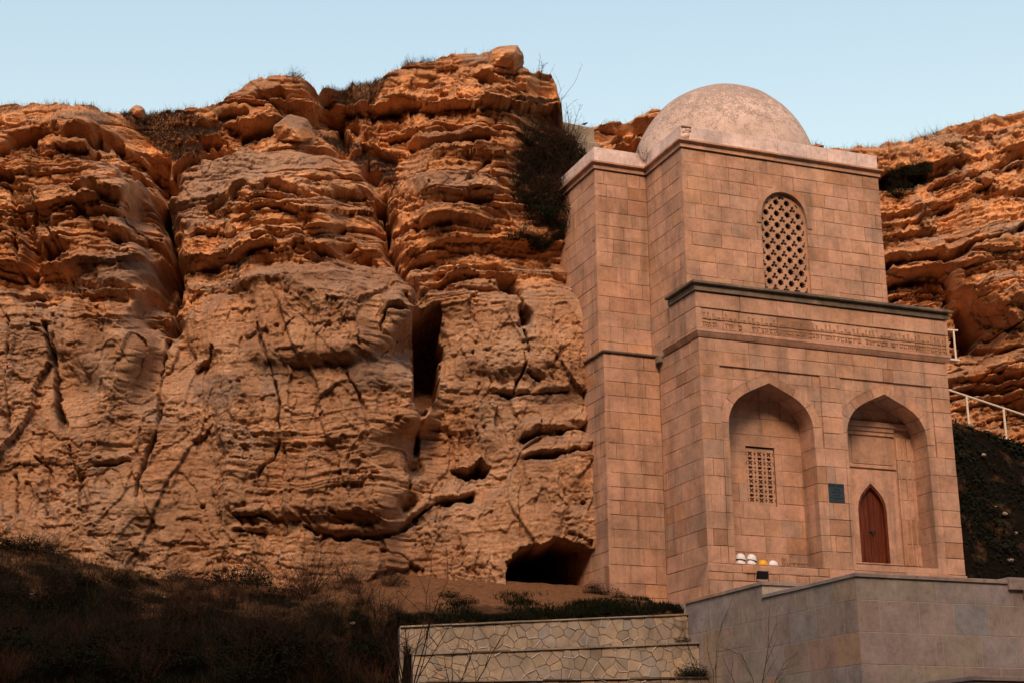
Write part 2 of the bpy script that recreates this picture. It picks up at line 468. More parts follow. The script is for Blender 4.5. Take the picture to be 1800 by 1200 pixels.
    rough = sstep(-.05, .5, fbm(X*.6, Z*.5, seed+20, 3))
    fa, ea, ra = facets(X+.3*fbm(X, Z, seed+10, 3), Z+.3*fbm(X, Z, seed+11, 3), 1.1, 1.7, seed+12, .12, .20)
    fb, eb, rb = facets(X+.10*fbm(X*3, Z*3, seed+13, 3), Z+.08*fbm(X*3, Z*3, seed+14, 3), .38, .46, seed+15, .05, .26)
    fc, ec, rc = facets(X+.03*fbm(X*7, Z*7, seed+16, 2), Z+.03*fbm(X*7, Z*7, seed+17, 2), .15, .12, seed+18, .022, .28)
    fj, ej, rj = facets(X+.22*fbm(X*.8, Z*.8, seed+36, 4), Z*1.0, 1.9, 6.5, seed+37, .10, .05)
    wx, wz = .25*fbm(X*.9, Z*.9, seed+30, 3), .25*fbm(X*.9+5, Z*.9, seed+31, 3)
    pl1 = plates(fbm((X+wx)*.42, (Z+wz)*.26, seed+32, 4), 4, .03)
    pl2 = plates(fbm((X+wx)*1.2, (Z+wz)*.8, seed+33, 4), 4, .04)
    pl3 = plates(fbm((X+wx)*3.4, (Z+wz)*2.6, seed+34, 4), 4, .07)
    lam = sstep(.1, .5, fbm(X*.35+40, Z*.35, seed+35, 3))
    mas = .26*pl1 + .14*pl2*(.15+.85*rough) + .09*pl3*(.08+.92*rough) + .65*fa + 1.3*fj - .05*sstep(.97, 1., ej)*patch + fb*(.08+.75*rough) + fc*(.05+.8*rough) + d2*(.03+.55*lam) + .05*d1
    up_ = d1*strata + d2*(.35+.8*patch) + .30*pl1 + .8*fa*(1-.5*patch) + fb*(1-.6*patch) + .7*fc*(1-patch) + .10*pl3*(1-patch)
    det = up_*(1-low) + mas*low
    det += .10*fbm(X*.8, Z*.9, seed+21, 4) + .035*fbm(X*3.4, Z*4.2, seed+22, 5, .6) + .016*fbm(X*12, Z*15, seed+23, 3, .65)
    # short broken notches and pits
    wa, wb = .4*fbm(X*2.2, Z*2.2, seed+80, 3), .4*fbm(X*2.2+7, Z*2.2, seed+81, 3)
    for fx, fz, th_, am, k_ in ((1.0, 4.6, .50, .16, 82), (2.6, 9.5, .48, .09, 83), (6., 19., .48, .05, 84), (4.2, 1.3, .62, .10, 85), (9., 4., .58, .05, 86)):
        nn = vn(X*fx+wa*1.2+k_, Z*fz+wb*1.2, seed+k_)
        det -= am*sstep(th_, th_+.05, nn)*np.clip(.55+.7*vn(X*.8, Z*.8+k_, seed+90), 0, 1)*np.where(fz > fx, 1-.5*low, low)
    w1, w2, cx, cy, rid = worley(X*1.1+3, Z*1.5, seed+24)
    det -= .2*sstep(.10, .05, w1+.05*wa)*(rid > .9)
    cz = np.zeros_like(X)
    for a, b, rx, ry, s_ in crust_pts:
        cz = np.maximum(cz, s_*sstep(1.3, .6, np.hypot((uw-a)/rx, (vw-b)/ry)+.25*fbm(X*1.5, Z*1.5, seed+50, 3)))
    det = det*(1-.55*cz) + cz*.07*plates(fbm(X*5, Z*6, seed+53, 3), 3, .2)
    crest = sstep(0, .05, 1-t)[:, None]
    D = D + F_ + det*(.35+.65*crest)*(1-.35*hole_m)
    P = np.stack([XO+nv[0]*D, Y+nv[1]*D, Z], -1)
    # weathering: crust where the rock looks up at the sky, plus drawn patches
    dz = (ztop[None, :]-zbot)/(n_rows-1)
    gz = np.gradient(D, axis=0)/dz
    k = np.ones(9)/9
    gs = np.apply_along_axis(lambda r: np.convolve(r, k, 'same'), 0, gz)
    crust = sstep(.15, 1.1, -gs)*.75
    crust = np.maximum(crust, np.minimum(1, 1.15*cz))
    crust = np.clip(crust + .35*sstep(.15, .55, fbm(X*.5+20, Z*.5, seed+51, 4)), 0, 1)
    crust = np.maximum(crust*(1-hole_m), .5*sstep(.03, 0., 1-t)[:, None])
    tint = np.clip(.6*tint1+.4*tint2 + .25*(ra-.5), 0, 1)
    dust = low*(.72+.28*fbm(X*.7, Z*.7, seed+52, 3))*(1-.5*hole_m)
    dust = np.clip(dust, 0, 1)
    # plateau behind the crest
    back = []
    for i, (dy, dzz) in enumerate(((.25, .03), (.7, .05), (1.6, .12), (4, .3), (9, .5))):
        r = P[-1].copy(); r[:, 1] += dy; r[:, 2] += dzz + .04*vn(xs*1.3, xs*0+i, seed+60); back.append(r)
    P2 = np.concatenate([P, np.array(back)], 0)
    ext = lambda a, val: np.concatenate([a, np.full((len(back), a.shape[1]), val)], 0)
    o = grid_mesh(name, P2, M_ROCK, dict(tint=ext(tint, .4), crust=ext(crust, .9), dust=ext(dust, .3)))
    o['kind'] = 'structure'
    uu, vv = proj(P)
    return o, P, uu, vv

# ---- left cliff
def yref_left(x, z): return 3.7 + .2*(-1.7-x) + .08*z + .1*np.maximum(z-6, 0)
SKY1 = [(-60, 196), (0, 190), (40, 186), (95, 180), (140, 186), (185, 193), (220, 199), (240, 192), (262, 198), (300, 196), (350, 190), (375, 183),
        (400, 168), (440, 142), (480, 130), (530, 134), (552, 140), (560, 152), (600, 153), (650, 147), (680, 134), (720, 113), (760, 104),
        (800, 93), (830, 91), (842, 99), (862, 96), (890, 95), (912, 112), (940, 122), (968, 132), (980, 145), (984, 175), (993, 195), (997, 235), (1012, 330), (1030, 420), (1090, 470)]
MAC1 = [(50,250,.3),(140,230,.6),(20,400,0),(200,330,.9),(150,420,.6),(230,450,.9),(60,500,.1),(200,510,.9),(100,330,.4),
 (285,380,-.8),(300,330,-.8),(298,460,-.5),(298,560,-.6),(290,650,-.3),(60,205,-.2),(200,225,-.3),(260,265,-.8),(330,240,-.7),(300,212,-.9),(370,235,-.5),(350,290,-.5),
 (50,600,.1),(150,600,.4),(230,620,.7),(150,750,.4),(60,800,.3),(250,800,.3),(200,870,.4),(60,880,.3),(20,700,.1),(100,680,.1),
 (430,175,.1),(500,160,.2),(460,200,.2),(540,155,.2),(440,240,-.2),(500,235,-.1),(590,200,-.9),(600,255,-1.0),(640,290,-1.0),(665,345,-1.0),(560,240,-.5),
 (350,340,0),(400,290,.4),(480,270,.6),(560,285,.7),(620,315,.5),(640,360,.2),(350,400,.3),(450,380,1.0),(550,380,1.2),(635,400,.7),(672,420,-.1),
 (340,460,.3),(450,450,1.2),(560,470,1.5),(650,460,1.1),(700,480,.9),(330,550,.3),(400,550,.8),(500,560,1.2),(600,550,1.4),(700,550,1.2),
 (330,700,.2),(420,700,.8),(520,700,1.0),(620,700,1.1),(710,700,.9),(330,850,.3),(450,850,.7),(560,850,.9),(650,850,1.0),(710,840,.6),
 (300,950,.25),(430,960,.35),(560,965,.45),(640,965,.5),(750,960,.1),
 (800,500,.2),(860,480,.4),(950,470,.4),(800,600,.1),(880,600,.4),(980,560,.4),(1000,620,.4),(800,700,-.1),(880,720,.2),(980,720,.2),(770,800,-.3),(850,850,.1),
 (980,820,.4),(760,880,0),(850,920,.3),(960,920,.4),(1030,900,.3),(760,600,-.4),(755,480,0),
 (700,250,-.3),(680,200,0),(760,200,.4),(850,180,.6),(900,170,.5),(960,180,-.2),(990,230,-.5),(800,280,.7),(880,280,.5),(940,300,-.5),(960,380,-.2),(1000,340,-.1),(1000,400,0),
 (760,340,.8),(850,340,.7),(720,400,.3),(800,400,.5),(880,400,.1),(750,450,.2),(700,350,.1),(680,380,-.6),(1010,450,.0),(850,110,.3),(740,130,.1)]
CR1 = [([(285,310),(292,370),(301,430),(300,520),(304,585)],7,1.7),([(672,350),(690,420),(716,478)],6,1.1),([(150,240),(200,262),(262,300)],8,.7),([(330,262),(400,250)],7,.7),([(280,300),(290,360),(300,420),(299,520),(304,580)],20,1.5),([(655,300),(676,360),(690,425),(718,480),(745,530)],15,1.0),([(742,722),(728,800),(716,880)],13,.55),([(560,155),(585,200),(610,250)],16,.8),([(30,385),(55,430),(45,480)],10,.8),([(85,395),(100,440)],9,.8),([(302,540),(304,582)],9,1.6),([(296,600),(290,650),(283,700),(275,760),(255,810),(238,870)],4,.55),
 ([(78,565),(88,600),(98,660),(105,720),(112,745)],7,1.2),([(12,540),(14,640),(16,760)],4,.4),([(450,560),(462,600),(475,630),(486,690),(492,752)],3.2,.4),([(495,585),(520,560)],2.5,.2),
 ([(682,375),(683,418)],4,.9),([(520,424),(560,431),(615,432)],6,.6),([(412,338),(440,331),(480,330),(560,338),(640,345)],7,.65),([(375,366),(400,352),(430,332)],5,.45),
 ([(420,366),(480,362),(520,365)],4,.35),([(440,415),(470,407),(540,403),(600,400)],5,.45),([(330,470),(400,440),(450,425),(480,420)],6,.5),([(340,410),(380,398)],4,.3),
 ([(895,495),(915,510),(922,560)],10,1.3),([(920,585),(924,615)],9,1.1),([(930,655),(945,665)],9,.6),([(905,690),(925,640),(918,620)],5,.5),
 ([(920,772),(950,763),(1000,758),(1050,752)],7,.6),([(920,806),(980,800),(1055,786)],5,.45),([(860,690),(920,695),(1000,690)],4,.35),
 ([(540,925),(570,938),(640,944),(700,934),(725,912)],7,.5),([(725,912),(770,880),(830,870)],6,.5),([(168,813),(230,813)],5,.55),([(410,905),(465,905)],5,.45),([(413,936),(462,936)],4,.4),
 ([(684,541),(728,546)],4,.5),([(682,545),(672,575)],3,.3),([(0,262),(30,250),(90,240),(140,236)],8,1.0),([(100,262),(150,258)],7,.8),([(205,300),(240,310),(262,330)],7,.6),([(180,345),(230,352)],6,.6),([(130,330),(170,338)],6,.5),([(200,410),(260,425),(290,440)],6,.5),([(310,300),(345,285)],6,.6),([(390,205),(430,200)],6,.6),([(560,200),(600,215),(640,240)],9,.8),([(640,260),(690,275)],8,.7),([(850,130),(900,140),(930,150)],6,.6),([(120,240),(168,242)],8,.7),([(160,252),(205,256)],9,.8),([(122,276),(165,270)],8,.7),
 ([(55,335),(62,370),(58,400)],8,.7),([(100,392),(130,380),(145,368)],8,.6),([(68,440),(90,432),(108,428)],8,.8),([(25,405),(30,470)],6,.5),([(30,515),(70,520)],5,.4),
 ([(430,229),(455,224),(486,223)],8,.9),([(450,170),(492,166)],6,.5),([(310,215),(380,220)],6,.4),([(330,290),(375,272),(410,262)],7,.6),
 ([(668,187),(720,176),(765,168)],6,.6),([(640,195),(690,182)],5,.5),([(725,250),(790,238),(860,230)],5,.5),([(690,240),(740,222),(800,215)],5,.45),([(815,322),(840,292),(862,270)],6,.6),
 ([(780,357),(820,347),(862,346)],8,.7),([(748,396),(790,390)],6,.5),([(770,482),(810,463),(860,455),(905,461)],6,.5),([(745,508),(800,485),(840,478)],5,.4),([(850,185),(900,180),(940,190)],5,.35),
 ([(700,455),(760,450)],6,.4),([(860,300),(900,330),(910,370)],8,.6),([(60,250),(66,275)],5,.4),([(610,655),(640,700),(650,760)],3,.25),([(455,830),(480,800),(490,770)],4,.3),
 ([(120,780),(135,840),(145,900)],5,.35),([(25,830),(30,900)],5,.4),([(60,800),(85,820),(82,900)],4,.35)]
HO1 = [([(724,538),(768,530),(774,640),(774,694),(735,716),(721,700),(728,600)],3.0),([(652,338),(682,346),(686,376),(664,368)],1.5),([(618,440),(640,432),(664,446),(660,462),(630,458)],1.3),
 ([(794,816),(830,812),(846,794),(862,814),(852,834),(822,842)],2.2),([(891,1003),(892,986),(915,966),(945,956),(985,945),(1040,965),(1047,1000),(1044,1040),(890,1040)],7.),
 ([(-20,290),(18,296),(24,312),(0,322),(-20,322)],1.1),([(75,420),(104,412),(108,440),(82,452)],1.),([(640,338),(652,348),(648,362),(640,350)],.7)]
LOW1 = [(-60,510),(60,515),(150,540),(300,580),(330,540),(420,500),(520,470),(640,480),(720,500),(780,520),(900,500),(1100,480)]
CRU1 = [(450,280,90,22,.8),(360,330,50,40,.8),(520,285,90,16,.7),(515,225,30,25,.9),(180,455,60,14,.7),(560,470,120,22,.75),(430,150,60,18,.6),(780,230,50,14,.5),
 (235,560,45,40,.55),(380,680,55,35,.6),(645,650,35,35,.8),(700,670,25,25,.7),(480,660,22,50,.6),(790,315,75,26,.8),(420,300,110,34,.8),(140,205,60,16,.8),(330,350,40,60,.7),(210,470,70,20,.8),(600,490,110,22,.7),(850,490,60,10,.5),(980,700,60,20,.6),(860,100,50,14,.8),(170,640,30,60,.4),(150,205,60,10,.6)]
xs1 = np.linspace(-22.5, 1.2, 900)
CL1, P1, U1, V1 = build_cliff('cliff', xs1, yref_left, SKY1, MAC1, CR1, HO1, 1., -2.2, 680, (-.28, -.96), 11, .10, LOW1, CRU1)

# ---- back and right cliff
def yref_right(x, z): return 6.2 + .28*np.maximum(10.5-x, 0) + .17*(z-5)
SKY2 = [(960, 262), (1000, 240), (1035, 224), (1075, 213), (1110, 205), (1140, 195), (1165, 188), (1250, 200), (1300, 220), (1420, 254), (1480, 259), (1530, 255), (1570, 249), (1620, 236),
        (1660, 223), (1700, 211), (1740, 201), (1770, 198), (1800, 192), (1860, 186), (1960, 190)]
MAC2 = [(1060,240,.2),(1100,230,.3),(1140,220,.3),(1100,255,-.2),(1570,260,.1),(1640,260,.4),(1720,240,.6),(1790,240,.7),(1580,330,-.2),(1650,350,.3),(1740,340,.8),(1800,340,.9),
 (1580,420,0),(1650,420,.3),(1740,430,1.1),(1800,430,1.2),(1590,480,-.2),(1640,500,-.4),(1700,490,1.2),(1780,500,1.5),(1600,540,-.5),(1670,550,-.8),(1720,550,.8),(1780,550,1.2),
 (1690,600,-.8),(1720,600,-.6),(1760,610,.3),(1800,600,.8),(1690,650,-.4),(1750,650,.3),(1800,660,.4),(1690,720,-.3),(1750,720,-.5),(1800,720,-.2),(1850,400,1.2),(1850,650,.5),(1200,300,0),(1400,300,0)]
CR2 = [([(1560,400),(1600,392),(1640,375),(1680,355)],4,.35),([(1635,330),(1680,315),(1720,300),(1800,268)],6,.6),([(1640,300),(1665,292)],4,.4),([(1715,330),(1760,318)],5,.4),
 ([(1660,460),(1720,430),(1800,400)],6,.5),([(1560,470),(1600,462),(1650,455)],8,.9),([(1655,545),(1668,520),(1672,490)],8,.8),([(1560,500),(1610,490),(1660,480)],6,.6),([(1565,525),(1620,510),(1660,512)],5,.5),([(1620,380),(1628,372),(1640,374)],5,.5),
 ([(1700,585),(1730,600),(1760,585),(1800,560)],7,.9),([(1690,670),(1730,665),(1760,650)],6,.6),([(1710,690),(1740,695)],6,.6),([(1765,690),(1772,720),(1770,750)],7,.5),([(1560,305),(1600,300),(1630,295)],6,.5),
 ([(1680,640),(1720,640)],4,.3),([(1080,250),(1115,240),(1160,238)],4,.5),([(1060,225),(1090,232)],4,.3),([(1090,262),(1130,258)],5,.8)]
HO2 = [([(1672,545),(1690,530),(1705,560),(1720,590),(1715,605),(1690,620),(1670,610)],2.0),([(1085,252),(1130,250),(1125,285),(1075,285)],1.2)]
LOW2 = [(900,900),(1900,900)]
CRU2 = [(1770,400,60,16,.8),(1700,250,60,10,.4),(1720,640,50,14,.6),(1800,620,40,14,.6),(1590,262,30,8,.4),(1690,660,20,20,.8)]
xs2 = np.concatenate([np.linspace(-4, 7.5, 200), np.linspace(7.55, 22, 420)])
CL2, P2, U2, V2 = build_cliff('cliff', xs2, yref_right, SKY2, MAC2, CR2, HO2, 1., 2.0, 520, (-.38, -.93), 77, .30, LOW2, CRU2)

def cliff_at(U, V, P, px, py):
    d = (U-px)**2+(V-py)**2
    k = np.argwhere(d < max(9., d.min()*1.5+1))
    best = min(k, key=lambda ij: P[ij[0], ij[1]] @ FW)
    return Vector(P[best[0], best[1]])

# ================================================================== GROUND
XT, YT, ZT, ZT2 = -.8, -7.82, -1.34, -1.03       # terrace: left face, front face, coping heights
WA = math.tan(-.2)
def wall_y(x, y0): return y0 + (x-XT)*WA
W1Y, W2Y, W3Y = -.27, -.79, -1.2
def wt(x, zr, zl): return zr + (zl-zr)*np.clip((XT-x)/7.1, 0, 1.2)
def ground_z(x, y):
    x = np.asarray(x, float); y = np.asarray(y, float)
    y0 = 3.7 + .2*(-1.7-np.clip(x, -40, -1.7))
    zb = np.interp(x, [-40, -20, -17, -13, -9, -7, -4, -1.7, .5], [1.5, 1.1, .8, -.2, -.05, .05, -.12, -.18, -.6])
    t = y-y0
    z = zb + np.where(t > 0, .12*t, np.where(t > -3, .40*t, -1.2+.66*(t+3)))
    und = .10*vn(x*.7, y*.7, 3) + .05*vn(x*2.3, y*2.3, 4) + .25*vn(x*.22, y*.22, 5)*sstep(-1, -6, t) + .02*vn(x*8, y*8, 6)
    z = z + und
    # behind the retaining wall the earth is level with its top
    inw = (x > -8.0) & (x < XT+6)
    fade = sstep(-8.6, -7.4, x)
    a1 = y - wall_y(x, W1Y)
    top1 = wt(x, -1.36, -1.74) + .02
    behind = top1 + (zb-top1)*np.clip(a1/(y0-wall_y(x, W1Y)), 0, 1) + .4*und
    z = np.where(a1 >= 0, z + (behind-z)*fade*(x < 3), z)
    lowr = sstep(-10.2, -8.2, x)*sstep(.9, .1, a1)*(x < -7.85)
    z = z + (np.minimum(z, -3.35)-z)*lowr
    in2 = (x > -7.85) & (x < XT+.5)
    step1 = np.where(in2, wt(x, -2.14, -2.44), -3.3)
    z = np.where((a1 < .2) & (x > -7.85), np.minimum(z, step1), z)
    z = np.where((y - wall_y(x, W2Y) < .2) & (x > -7.85), np.minimum(z, wt(x, -3.0, -3.15)), z)
    z = np.where((y - wall_y(x, W3Y) < .2) & (x > -7.85), np.minimum(z, -4.3), z)
    z = np.where((x > XT+.05) & (y < 3.), np.minimum(z, -2.5), z)
    return np.maximum(z, -7.6 + .05*vn(x*.3, y*.3, 8))

def axis(lo, hi, st, far):
    c = list(np.arange(lo, hi, st)); a = []; s = st
    p = lo
    while p > -far: s *= 1.35; p -= s; a.append(p)
    p = c[-1]; b = []; s = st
    while p < far: s *= 1.35; p += s; b.append(p)
    return np.array(a[::-1]+c+b)
gx = axis(-24, 2, .07, 3000); gy = axis(-9, 7.5, .07, 3000)
GX, GY = np.meshgrid(gx, gy)
GZ = ground_z(GX, GY)
GU, GV = proj(np.stack([GX, GY, GZ], -1))
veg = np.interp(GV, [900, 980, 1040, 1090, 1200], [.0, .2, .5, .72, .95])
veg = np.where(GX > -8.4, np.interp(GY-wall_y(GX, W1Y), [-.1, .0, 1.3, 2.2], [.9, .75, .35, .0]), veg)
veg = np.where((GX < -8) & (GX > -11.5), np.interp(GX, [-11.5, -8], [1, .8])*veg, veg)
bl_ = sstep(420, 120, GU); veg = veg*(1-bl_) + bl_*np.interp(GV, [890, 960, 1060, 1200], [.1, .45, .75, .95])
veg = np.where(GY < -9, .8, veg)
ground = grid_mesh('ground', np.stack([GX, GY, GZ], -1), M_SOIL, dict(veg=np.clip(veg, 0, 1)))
tag(ground, kind='structure')

def ground_at(px, py):
    d = ray(px, py); t = np.linspace(24, 62, 1500)
    P = CP + d*t[:, None]
    k = np.argmax(P[:, 2] < ground_z(P[:, 0], P[:, 1]))
    p = P[k]; return Vector((p[0], p[1], float(ground_z(p[0], p[1]))))

# dark bank at the right, with the path on its top
bx = np.linspace(7.9, 24, 200); bt = np.linspace(0, 1, 110)
def bank_top(x): return np.interp(x, [7.9, 10.2, 11.0, 12.4, 13.2, 18, 24], [5.6, 5.35, 5.2, 4.9, 4.75, 4.0, 3.2])
BX, BT = np.meshgrid(bx, bt)
prof_y = np.interp(BT, [0, .62, .72, 1], [-.6, 3.3, 3.7, 9.5])
prof_f = np.interp(BT, [0, .62, .72, 1], [0, 1., 1.0, 1.03])
BZ = -1.7 + (bank_top(BX)+1.7)*prof_f + .16*fbm(BX*.8, BT*9, 91, 4)*np.interp(BT, [0, .55, .66, 1], [1, 1, .25, .3])
BY = prof_y + .3*fbm(BX*.7, BT*7, 93, 4)*np.interp(BT, [0, .55, .66, 1], [1, 1, .2, 0])
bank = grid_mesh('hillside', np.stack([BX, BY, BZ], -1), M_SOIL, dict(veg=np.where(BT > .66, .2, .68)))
tag(bank, kind='structure')
BU, BV = proj(np.stack([BX, BY, BZ], -1)); BP = np.stack([BX, BY, BZ], -1)

# unseen hill added behind the viewer, shaped for its shade: its ridge cuts off the low part of the western glow
hx = np.linspace(-260, 140, 90); hd = np.linspace(0, 1, 40)
HX, HD = np.meshgrid(hx, hd)
HY = np.interp(HD, [0, .75, 1], [-52, -90, -200]) - .3*(HX+45)
HZ = -7.9 + np.interp(HD, [0, .3, .75, 1], [0, 24, 86, 92])*(1+.12*fbm(HX*.02, HD*2, 61, 3)) + 1.2*fbm(HX*.12, HD*9, 62, 3)*HD
shade_hill = grid_mesh('shade_hill', np.stack([HX, HY, HZ], -1), M_SOIL, dict(veg=np.full(HX.shape, .6)))
tag(shade_hill, kind='structure')

# ================================================================== MAUSOLEUM
rb = random.Random(5)
W_, D1, XR = 8.0, .533, 6.55           # portal width, set-back of the tower front, tower width
YBL, XBL, YBU, XBU = 2.394, -1.71, 2.80, -1.66
ZM, ZL, ZC, ZP = 6.08, 7.35, 11.805, 12.495
ND = .76                               # niche depth
maus = empty('mausoleum', (0, 0, 0))
tag(maus, 'two-storey sandstone mausoleum with plastered dome built against the cliff', 'mausoleum')

def FRONT(y0): return lambda u, z, d: (u, y0-d, z)           # d = how far it stands out of the plane
def LEFT(x0): return lambda u, z, d: (x0-d, u, z)            # u runs along +y

def cdt_tris(outer, holes):
    vs, fs = [], []
    for poly in [outer]+list(holes):
        if sum(a[0]*b_[1]-b_[0]*a[1] for a, b_ in zip(poly, poly[1:]+poly[:1])) < 0: poly = poly[::-1]
        b = len(vs); vs += [Vector(p) for p in poly]; fs.append(list(range(b, b+len(poly))))
    ov, oe, of, _, _, fo = delaunay_2d_cdt(vs, [], fs, 1, 1e-5)
    T = [f for f, o in zip(of, fo) if 0 in o and not any(i in o for i in range(1, len(fs)))]
    return [(v.x, v.y) for v in ov], T

def prism(outer, holes, M, d0, d1):
    """solid from a flat shape with openings, front at d1, back at d0"""
    v2, T = cdt_tris(outer, holes)
    if not T: return None
    used = sorted({i for t in T for i in t}); mp = {a: i for i, a in enumerate(used)}
    v2 = [v2[i] for i in used]; T = [tuple(mp[i] for i in t) for t in T]
    n = len(v2)
    V = [M(x, z, d1) for x, z in v2] + [M(x, z, d0) for x, z in v2]
    a = Vector(V[0]); fl = None
    F = []; ed = {}
    for t in T:
        F.append(t); F.append(tuple(i+n for i in t[::-1]))
        for i in range(3):
            e = (t[i], t[(i+1) % 3]); ed[e] = ed.get(e, 0)+1
    for (i, j) in ed:
        if (j, i) not in ed: F.append((j, i, i+n, j+n))
    return V, F

def fix_normals(me):
    bm = bmesh.new(); bm.from_mesh(me); bmesh.ops.recalc_face_normals(bm, faces=bm.faces); bm.to_mesh(me); bm.free()

def solid(name, vf, mat, parent, rnd=None):
    me = mesh_from(name, vf[0], vf[1], mat); fix_normals(me)
    if rnd is not None: attr(me, 'rnd', rnd)
    return link(name, me, parent)

def chamfer_block(u0, u1, z0, z1, M, d0, d1, ch, jit=.0):
    j = lambda: rb.uniform(-jit, jit)
    a = [(u0, z0), (u1, z0), (u1, z1), (u0, z1)]
    b = [(u0+ch+j(), z0+ch+j()), (u1-ch+j(), z0+ch+j()), (u1-ch+j(), z1-ch+j()), (u0+ch+j(), z1-ch+j())]
    V = [M(*p, d0) for p in a] + [M(*p, d1-ch*.8) for p in a] + [M(*p, d1) for p in b]
    F = [(8, 9, 10, 11)]
    for i in range(4):
        k = (i+1) % 4
        F += [(i, k, 4+k, 4+i), (4+i, 4+k, 8+k, 8+i)]
    return V, F

BLK = []          # every ashlar block: (area, V, F, rnd, parent, material)
def put_block(V, F, rnd, parent, mat=None, area=None):
    BLK.append((area, V, F, rnd, parent, mat or M_STONE))

def courses(M, u0, u1, z0, z1, parent, h=.47, l=.85, openings=(), d=0., deep=.10, seed=0, jit=.004, heights=None, mat=None, rough=0., gap=.005):
    r = random.Random(seed)
    z = z0; k = 0
    zs = [z0]
    if heights: zs = heights
    else:
        n = max(1, round((z1-z0)/h)); w = [r.uniform(.86, 1.14) for _ in range(n)]; s = sum(w)
        for a in w: zs.append(zs[-1] + a/s*(z1-z0))
    for za, zb in zip(zs[:-1], zs[1:]):
        u = u0; cuts = [u0]
        first = True
        while True:
            step = l*r.choice((.42, .6, .75, .9, 1., 1.1, 1.3, 1.5))*(.6 if first and k % 2 else 1)
            first = False
            if u+step > u1-.28*l: break
            u += step; cuts.append(u)
        cuts.append(u1); k += 1
        for a, b in zip(cuts[:-1], cuts[1:]):
            gp = gap*r.choice((.3, .5, .8, 1.1, 1.9))
            ua, ub, va, vb = a+gp, b-gp, za+gp, zb-gp
            if ub-ua < .04: continue
            dd = d + r.uniform(-jit, jit)
            hit = [p for p in openings if not (max(q[0] for q in p) < ua or min(q[0] for q in p) > ub or max(q[1] for q in p) < va or min(q[1] for q in p) > vb)]
            rect = [(ua, va), (ub, va), (ub, vb), (ua, vb)]
            if hit:
                vf = prism(rect, hit, M, dd-deep, dd)
                if not vf: continue
            else:
                vf = chamfer_block(ua, ub, va, vb, M, dd-deep, dd, .007+rough, .003+rough)
            put_block(vf[0], vf[1], r.random(), parent, mat, (ub-ua)*(vb-va))

def arch_pts(cx, hw, spring, prof):
    """pointed arch: list (dx fraction, z); returns opening outline starting lower left"""
    L = [(cx-hw*a, z) for a, z in prof]
    Rr = [(cx+hw*a, z) for a, z in prof[::-1] if a > 0]
    return L + Rr
def smooth_prof(p, n=4):
    out = []
    P = [p[0]]+p+[p[-1]]
    for i in range(1, len(P)-2):
        for k in range(n):
            t = k/n; a, b, c, d = P[i-1], P[i], P[i+1], P[i+2]
            out.append(tuple(.5*(2*b[j]+(c[j]-a[j])*t+(2*a[j]-5*b[j]+4*c[j]-d[j])*t*t+(3*b[j]-a[j]-3*c[j]+d[j])*t**3) for j in (0, 1)))
    out.append(p[-1]); return out
APROF = smooth_prof([(1.0, 3.40), (.995, 3.7), (.97, 3.98), (.885, 4.24), (.745, 4.47), (.53, 4.66), (.26, 4.83), (0, 4.985)])
CXA, CXB, HWA = 2.115, 5.80, 1.32
def opening(cx, zbot, off=0):
    P = []
    ap = APROF
    if off:
        # offset outline outward
        q = []
        for i, (a, z) in enumerate(ap):
            p0 = ap[max(i-1, 0)]; p1 = ap[min(i+1, len(ap)-1)]
            tx, tz = -(p1[0]-p0[0])*HWA, p1[1]-p0[1]; L = math.hypot(tx, tz)
            q.append((a+off*tz/L/HWA, z+off*tx/L))
        q[-1] = (0, ap[-1][1]+off*1.16); ap = q
    L = [(cx-HWA*a, z) for a, z in ap]
    R_ = [(cx+HWA*a, z) for a, z in ap[-2::-1]]
    return [(L[0][0], zbot)] + L + R_ + [(R_[-1][0], zbot)]

# ---- wall cores (mortar shows in the joints)
ZB = -2.6
NA, NB = opening(CXA, .02), opening(CXB, .16)
NA2 = opening(CXA, .02, .26); NB2 = opening(CXB, .16, .26)
REC = .045
C_ = -.028                              # core face lies this far behind the block face
portal = solid('portal_wall', prism([(.02, ZB), (W_-.02, ZB), (W_-.02, ZL+.2), (.02, ZL+.2)], [opening(CXA, .02, .02), opening(CXB, .16, .02)], FRONT(0), -ND, -.075), M_MORTAR, maus, .5)
# side and rear of the body, one hollow shell
shell = MB()
shell.box((.03, .08, ZB), (.5, 7.4, ZL+.1)); shell.box((.03, D1+.03, ZL+.1), (.5, 7.4, ZC+.15)); shell.box((W_-.5, .08, ZB), (W_-.03, 7.4, ZL+.15)); shell.box((.5, 7.0, ZB), (W_-.5, 7.38, ZC+.15))
shell.box((XR-.5, D1+.5, ZL-.1), (XR-.01, 7.38, ZC+.15)); shell.box((.5, D1+.5, ZC+.12), (XR-.5, 7.0, ZC+.3)); shell.box((XR-.01, D1+.05, ZL), (W_-.05, 7.0, ZL+.18))
shell.box((.5, .77, ZL-.02), (XR, D1+.5, ZL+.17))
sidewall = shell.build('side_wall', M_MORTAR, maus, rnd=.5)
# bay
bay = MB(); bay.box((XBL+.03, YBL+.03, ZB), (.02, 7.3, 6.14)); bay.box((XBU+.03, YBU+.03, 6.14), (.02, 7.3, ZC+.1))
baywall = bay.build('bay_wall', M_MORTAR, maus, rnd=.5)
